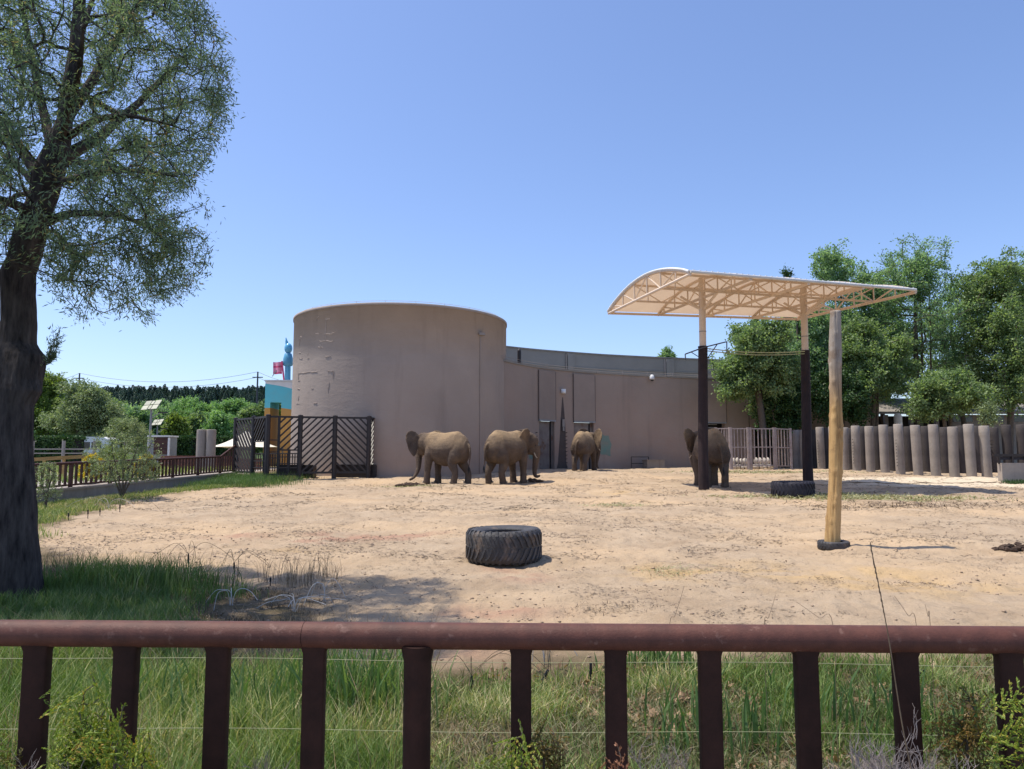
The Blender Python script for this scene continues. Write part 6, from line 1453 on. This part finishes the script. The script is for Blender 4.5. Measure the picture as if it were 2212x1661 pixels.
def coil(px, py, n, sp, h, lb, r=.0032, up=.25):
    p = on(px, py, 3); T = thing('wire_coil', lb, 'wire', tuple(p)); D = p.y
    for k in range(n):
        a = k*6.283/n+rnd.uniform(-.4, .4); l = sp*rnd.uniform(.6, 1.2); dx, dy = math.cos(a)*l, math.sin(a)*l*.6; e = p+Vector((dx, dy, 0)); e.z = GZ(e.x, e.y)+.01
        b = p+Vector((rnd.uniform(-.02, .02), 0, .10)); Q = catmull([b-Vector((0, 0, .1)), b+Vector((dx*.15, dy*.2, h*.45)), b+Vector((dx*.5, dy*.5, h*rnd.uniform(.5, 1.0))), b+Vector((dx*.9, dy*.9, h*.5)), e+Vector((dx*.25, dy*.2, rnd.uniform(-.02, .1)))], 5)
        part('wire_strand', MB().tube(Q, [r*.8]*len(Q), 5), M['wirew'], T)
coil(636, 1322, 8, .42, .07, 'bunch of bent white wires splayed on the shaded sand above the rail'); coil(500, 1308, 4, .34, .10, 'loose loops of white wire in the shaded grass left of the white bunch', .004); coil(700, 1300, 3, .3, .16, 'few bent white wires right of the white bunch', .004)
coil(1180, 1436, 3, .22, .10, 'short bent white wires in the soil between seventh and eighth bars', .0035)
coil(235, 1100, 3, 1.0, .28, 'bent white wires on the verge below the young elm', .006)

# dry stems standing up in front
def stem(px0, py0, px1, py1, D, lb, r=.002, ear=True, bow=.02):
    a = at(px0, py0, D); g0 = Vector((at(px1, py1, D).x, D, at(px1, py1, D).z)); base = Vector((g0.x+(g0.x-a.x)*1.2, D, 0.0)); T = thing('grass_stem', lb, 'grass stem', (base.x, base.y, 0))
    dd_ = (g0-a).length*.5; dn = (g0-a).normalized(); Q = catmull([base, base.lerp(g0, .5), g0+dn*dd_*1.2, g0, g0.lerp(a, .5)+Vector((bow, 0, 0))*dd_, a], 6); part('stalk', MB().tube(Q, list(np.linspace(r, r*.45, len(Q))), 6), M['stem'], T)
    if ear:
        q = MB(); e = Q[-6:]
        for i in range(26):
            t = i/26; p = Q[-1].lerp(Q[-6], t); q.ell(p+Vector((rnd.uniform(-.001, .001), rnd.uniform(-.001, .001), 0)), (.0012, .0012, .005), 5, 4)
        part('seed_head', q, M['stem'], T)
stem(1880, 1175, 1948, 1560, 1.6, 'long thin dry grass stem rising across the rail at right', .0021)
for (a, b, c, d, D, lb) in ((1675, 1285, 1660, 1335, 2.6, 'short curved stem above the rail right of the big tyre'), (1932, 1287, 1962, 1330, 2.6, 'curved stem above the rail right of the long stem'), (1998, 1305, 2005, 1332, 2.6, 'small hooked stem above the rail near the right edge'), (1478, 1265, 1458, 1330, 2.6, 'thin stem above the rail right of the middle'), (1310+410, 1300, 1770, 1335, 2.6, 'faint bent stem above the rail left of the long stem')):
    stem(a, b, c, d, D, lb, .0012, False)

# dead twiggy shrubs and thuja sprays of the hedge on this side of the railing
def dead_shrub(px, ytop, w, D, lb, seed, n=26, mt='greytwig'):
    q = random.Random(seed); x = hx(px, D); zt = at(px, ytop, D).z; ww = w/F*D/2; T = thing('dead_shrub', lb, 'dead shrub', (x, D, 0)); mb = MB()
    k = max(2, n//14); st = MB()
    def fork(p, d, L, r, lv):
        e = p+d*L; m = p.lerp(e, .5)+Vector((q.gauss(0, 1), q.gauss(0, 1), q.gauss(0, 1)))*L*.06
        mb.tube([p, m, e], [r, r*.85, r*.7], 5, cap=False)
        if lv == 0: return
        for _ in range(q.choice((2, 2, 3))):
            a = Vector((q.gauss(0, .55), q.gauss(0, .4), q.gauss(.25, .35))); fork(p.lerp(e, q.uniform(.45, 1)), (d+a).normalized(), L*q.uniform(.5, .85), r*.62, lv-1)
    for i in range(k):
        bx = x+q.uniform(-1, 1)*ww*.85; h = zt-.22-q.random()*.08; base = Vector((bx+q.uniform(-.03, .03), D+q.uniform(-.06, .06), 0)); top = Vector((bx, D+q.uniform(-.08, .08), h))
        st.tube([base, base.lerp(top, .5)+Vector((q.gauss(0, .01), 0, 0)), top], [.0045, .004, .0033], 6)
        fork(top, Vector((q.gauss(0, .3), q.gauss(0, .2), 1)).normalized(), .085, .0027, 4)
    o = part('twigs', mb, M[mt], T, smooth=True, stuff=True); part('stem', st, M[mt], T, smooth=True)
for i, (px, yt, w, D, n, lb) in enumerate(((85, 1590, 150, 1.66, 34, 'pale bleached twigs crossing the leftmost bar'), (215, 1560, 150, 1.60, 90, 'tangle of grey dead twigs in front of the yellow-green thuja'), (478, 1585, 70, 1.7, 26, 'small bleached twig branching in front of the third bar'), (905, 1615, 90, 1.66, 16, 'dead twig tips at the foot of the thick post'), (1518, 1580, 80, 1.7, 34, 'bleached twig fork in front of the ninth bar'), (1450, 1575, 120, 2.1, 160, 'grey dead stems just left of the ninth bar'), (1920, 1545, 170, 1.72, 330, 'dense grey dead bush below the long grass stem'), (1825, 1580, 170, 1.95, 300, 'grey brushwood spread left of the long grass stem'), (2150, 1625, 90, 1.62, 22, 'dead twigs in the right bottom corner'), (1200, 1570, 150, 2.1, 130, 'thin olive-brown dead twigs right of the middle thuja'), (580, 1560, 60, 2.0, 20, 'thin dry twigs right of the second bar'))):
    dead_shrub(px, yt, w, D, lb, 700+i, n, 'greytwig' if i != 9 else 'stem')
def thuja(px, ytop, w, D, lb, mt, seed, ntg=70, nl=9000, zlow=.35):
    ntg = int(ntg*3.0)
    g2 = np.random.default_rng(seed); x = hx(px, D); zt = at(px, ytop, D).z; ww = w/F*D/2; T = thing('thuja_shrub', lb, 'thuja', (x, D, 0), 'thuja shrubs on the near side of the railing'); og = np.array(T.location)
    sk = [((x+.012*math.sin(i*1.3), D, (zt-.12)*i/9), i-1, .009*(1-.07*i)) for i in range(10)]
    tg = []
    while len(tg) < ntg: 
        t = g2.random()**.8; z = zt-zlow*t; e = (.30+.75*t)*min(1, .35+t*2); tg.append((x+g2.uniform(-1, 1)*ww*e, D+g2.uniform(-1, 1)*min(.10, ww)*e, z+g2.normal(0, .01)))
    P, par, rad, tips = grow(sk, tg, g2, .10, .03, .1, .3); r = np.maximum(thick(P, par, rad, .0011, .4), .001)
    V, Fq = branches(P-og, par, r, 5); link('branches', npmesh('branches', V, Fq, 4, M['bark2'], None, True), T)
    pos = []; drs = []; vv = []
    for ids in tips:     # flat fan sprays: side shoots in one plane, each closely set with scale leaves
        pts = P[ids]; 
        if len(pts) < 2: continue
        d = pts[-1]-pts[0]; d /= np.linalg.norm(d)+1e-9; nrm = g2.normal(size=3); s = np.cross(d, nrm); s /= np.linalg.norm(s)+1e-9; val = g2.uniform(-.25, .25); tip = pts[-1]
        for k in range(11):
            b = tip-d*.012*k*.9; sg = 1 if k % 2 else -1; sd = d*.75+s*sg*.75; L = .010+.0035*k if k < 8 else .03
            for q in range(max(2, int(L/.0035))):
                c = b+sd*q*.0036; 
                for e in (-1, 1): pos.append(c+g2.normal(0, .0006, 3)); drs.append(sd+np.cross(sd, nrm)*0+s*e*.6+d*.3); vv.append(val)
        for q in range(10): pos.append(tip-d*.006*q); drs.append(d+s*g2.uniform(-.5, .5)); vv.append(val)
    pos = np.array(pos)-og; V, Fq, a = leaves(pos, np.array(drs), .0072, .0036, g2); a = np.clip(a*.7+.15+np.repeat(vv, 4), 0, 1)
    o = link('sprays', npmesh('sprays', V, Fq, 4, LM[mt], a), T); o['kind'] = 'stuff'
thuja(222, 1478, 165, 1.66, 'yellow-green thuja between the first and second bars', 'thuja', 801, 170)
thuja(290, 1505, 70, 1.60, 'bright thuja spray overlapping the second bar', 'thuja', 802, 50)
thuja(345, 1585, 80, 1.64, 'low thuja sprays just right of the second bar', 'thuja', 803, 60)
thuja(1118, 1548, 80, 1.7, 'small yellow-green thuja in front of the seventh bar', 'thuja', 804, 70)
thuja(1180, 1530, 130, 1.9, 'sparse browned thuja twigs right of the seventh bar', 'thuja_brown', 805, 40)
thuja(1327, 1590, 36, 1.7, 'rust-brown dead thuja tip in front of the eighth bar', 'rust', 806, 34)
thuja(2062, 1480, 95, 1.8, 'half browned olive thuja left of the last full bar', 'thuja_brown', 807, 110)
thuja(2196, 1462, 80, 1.62, 'fresh green thuja at the right edge overlapping the last bar', 'thuja', 808, 150)
thuja(25, 1560, 60, 1.8, 'brownish thuja twigs in the lower left corner', 'thuja_brown', 809, 40)
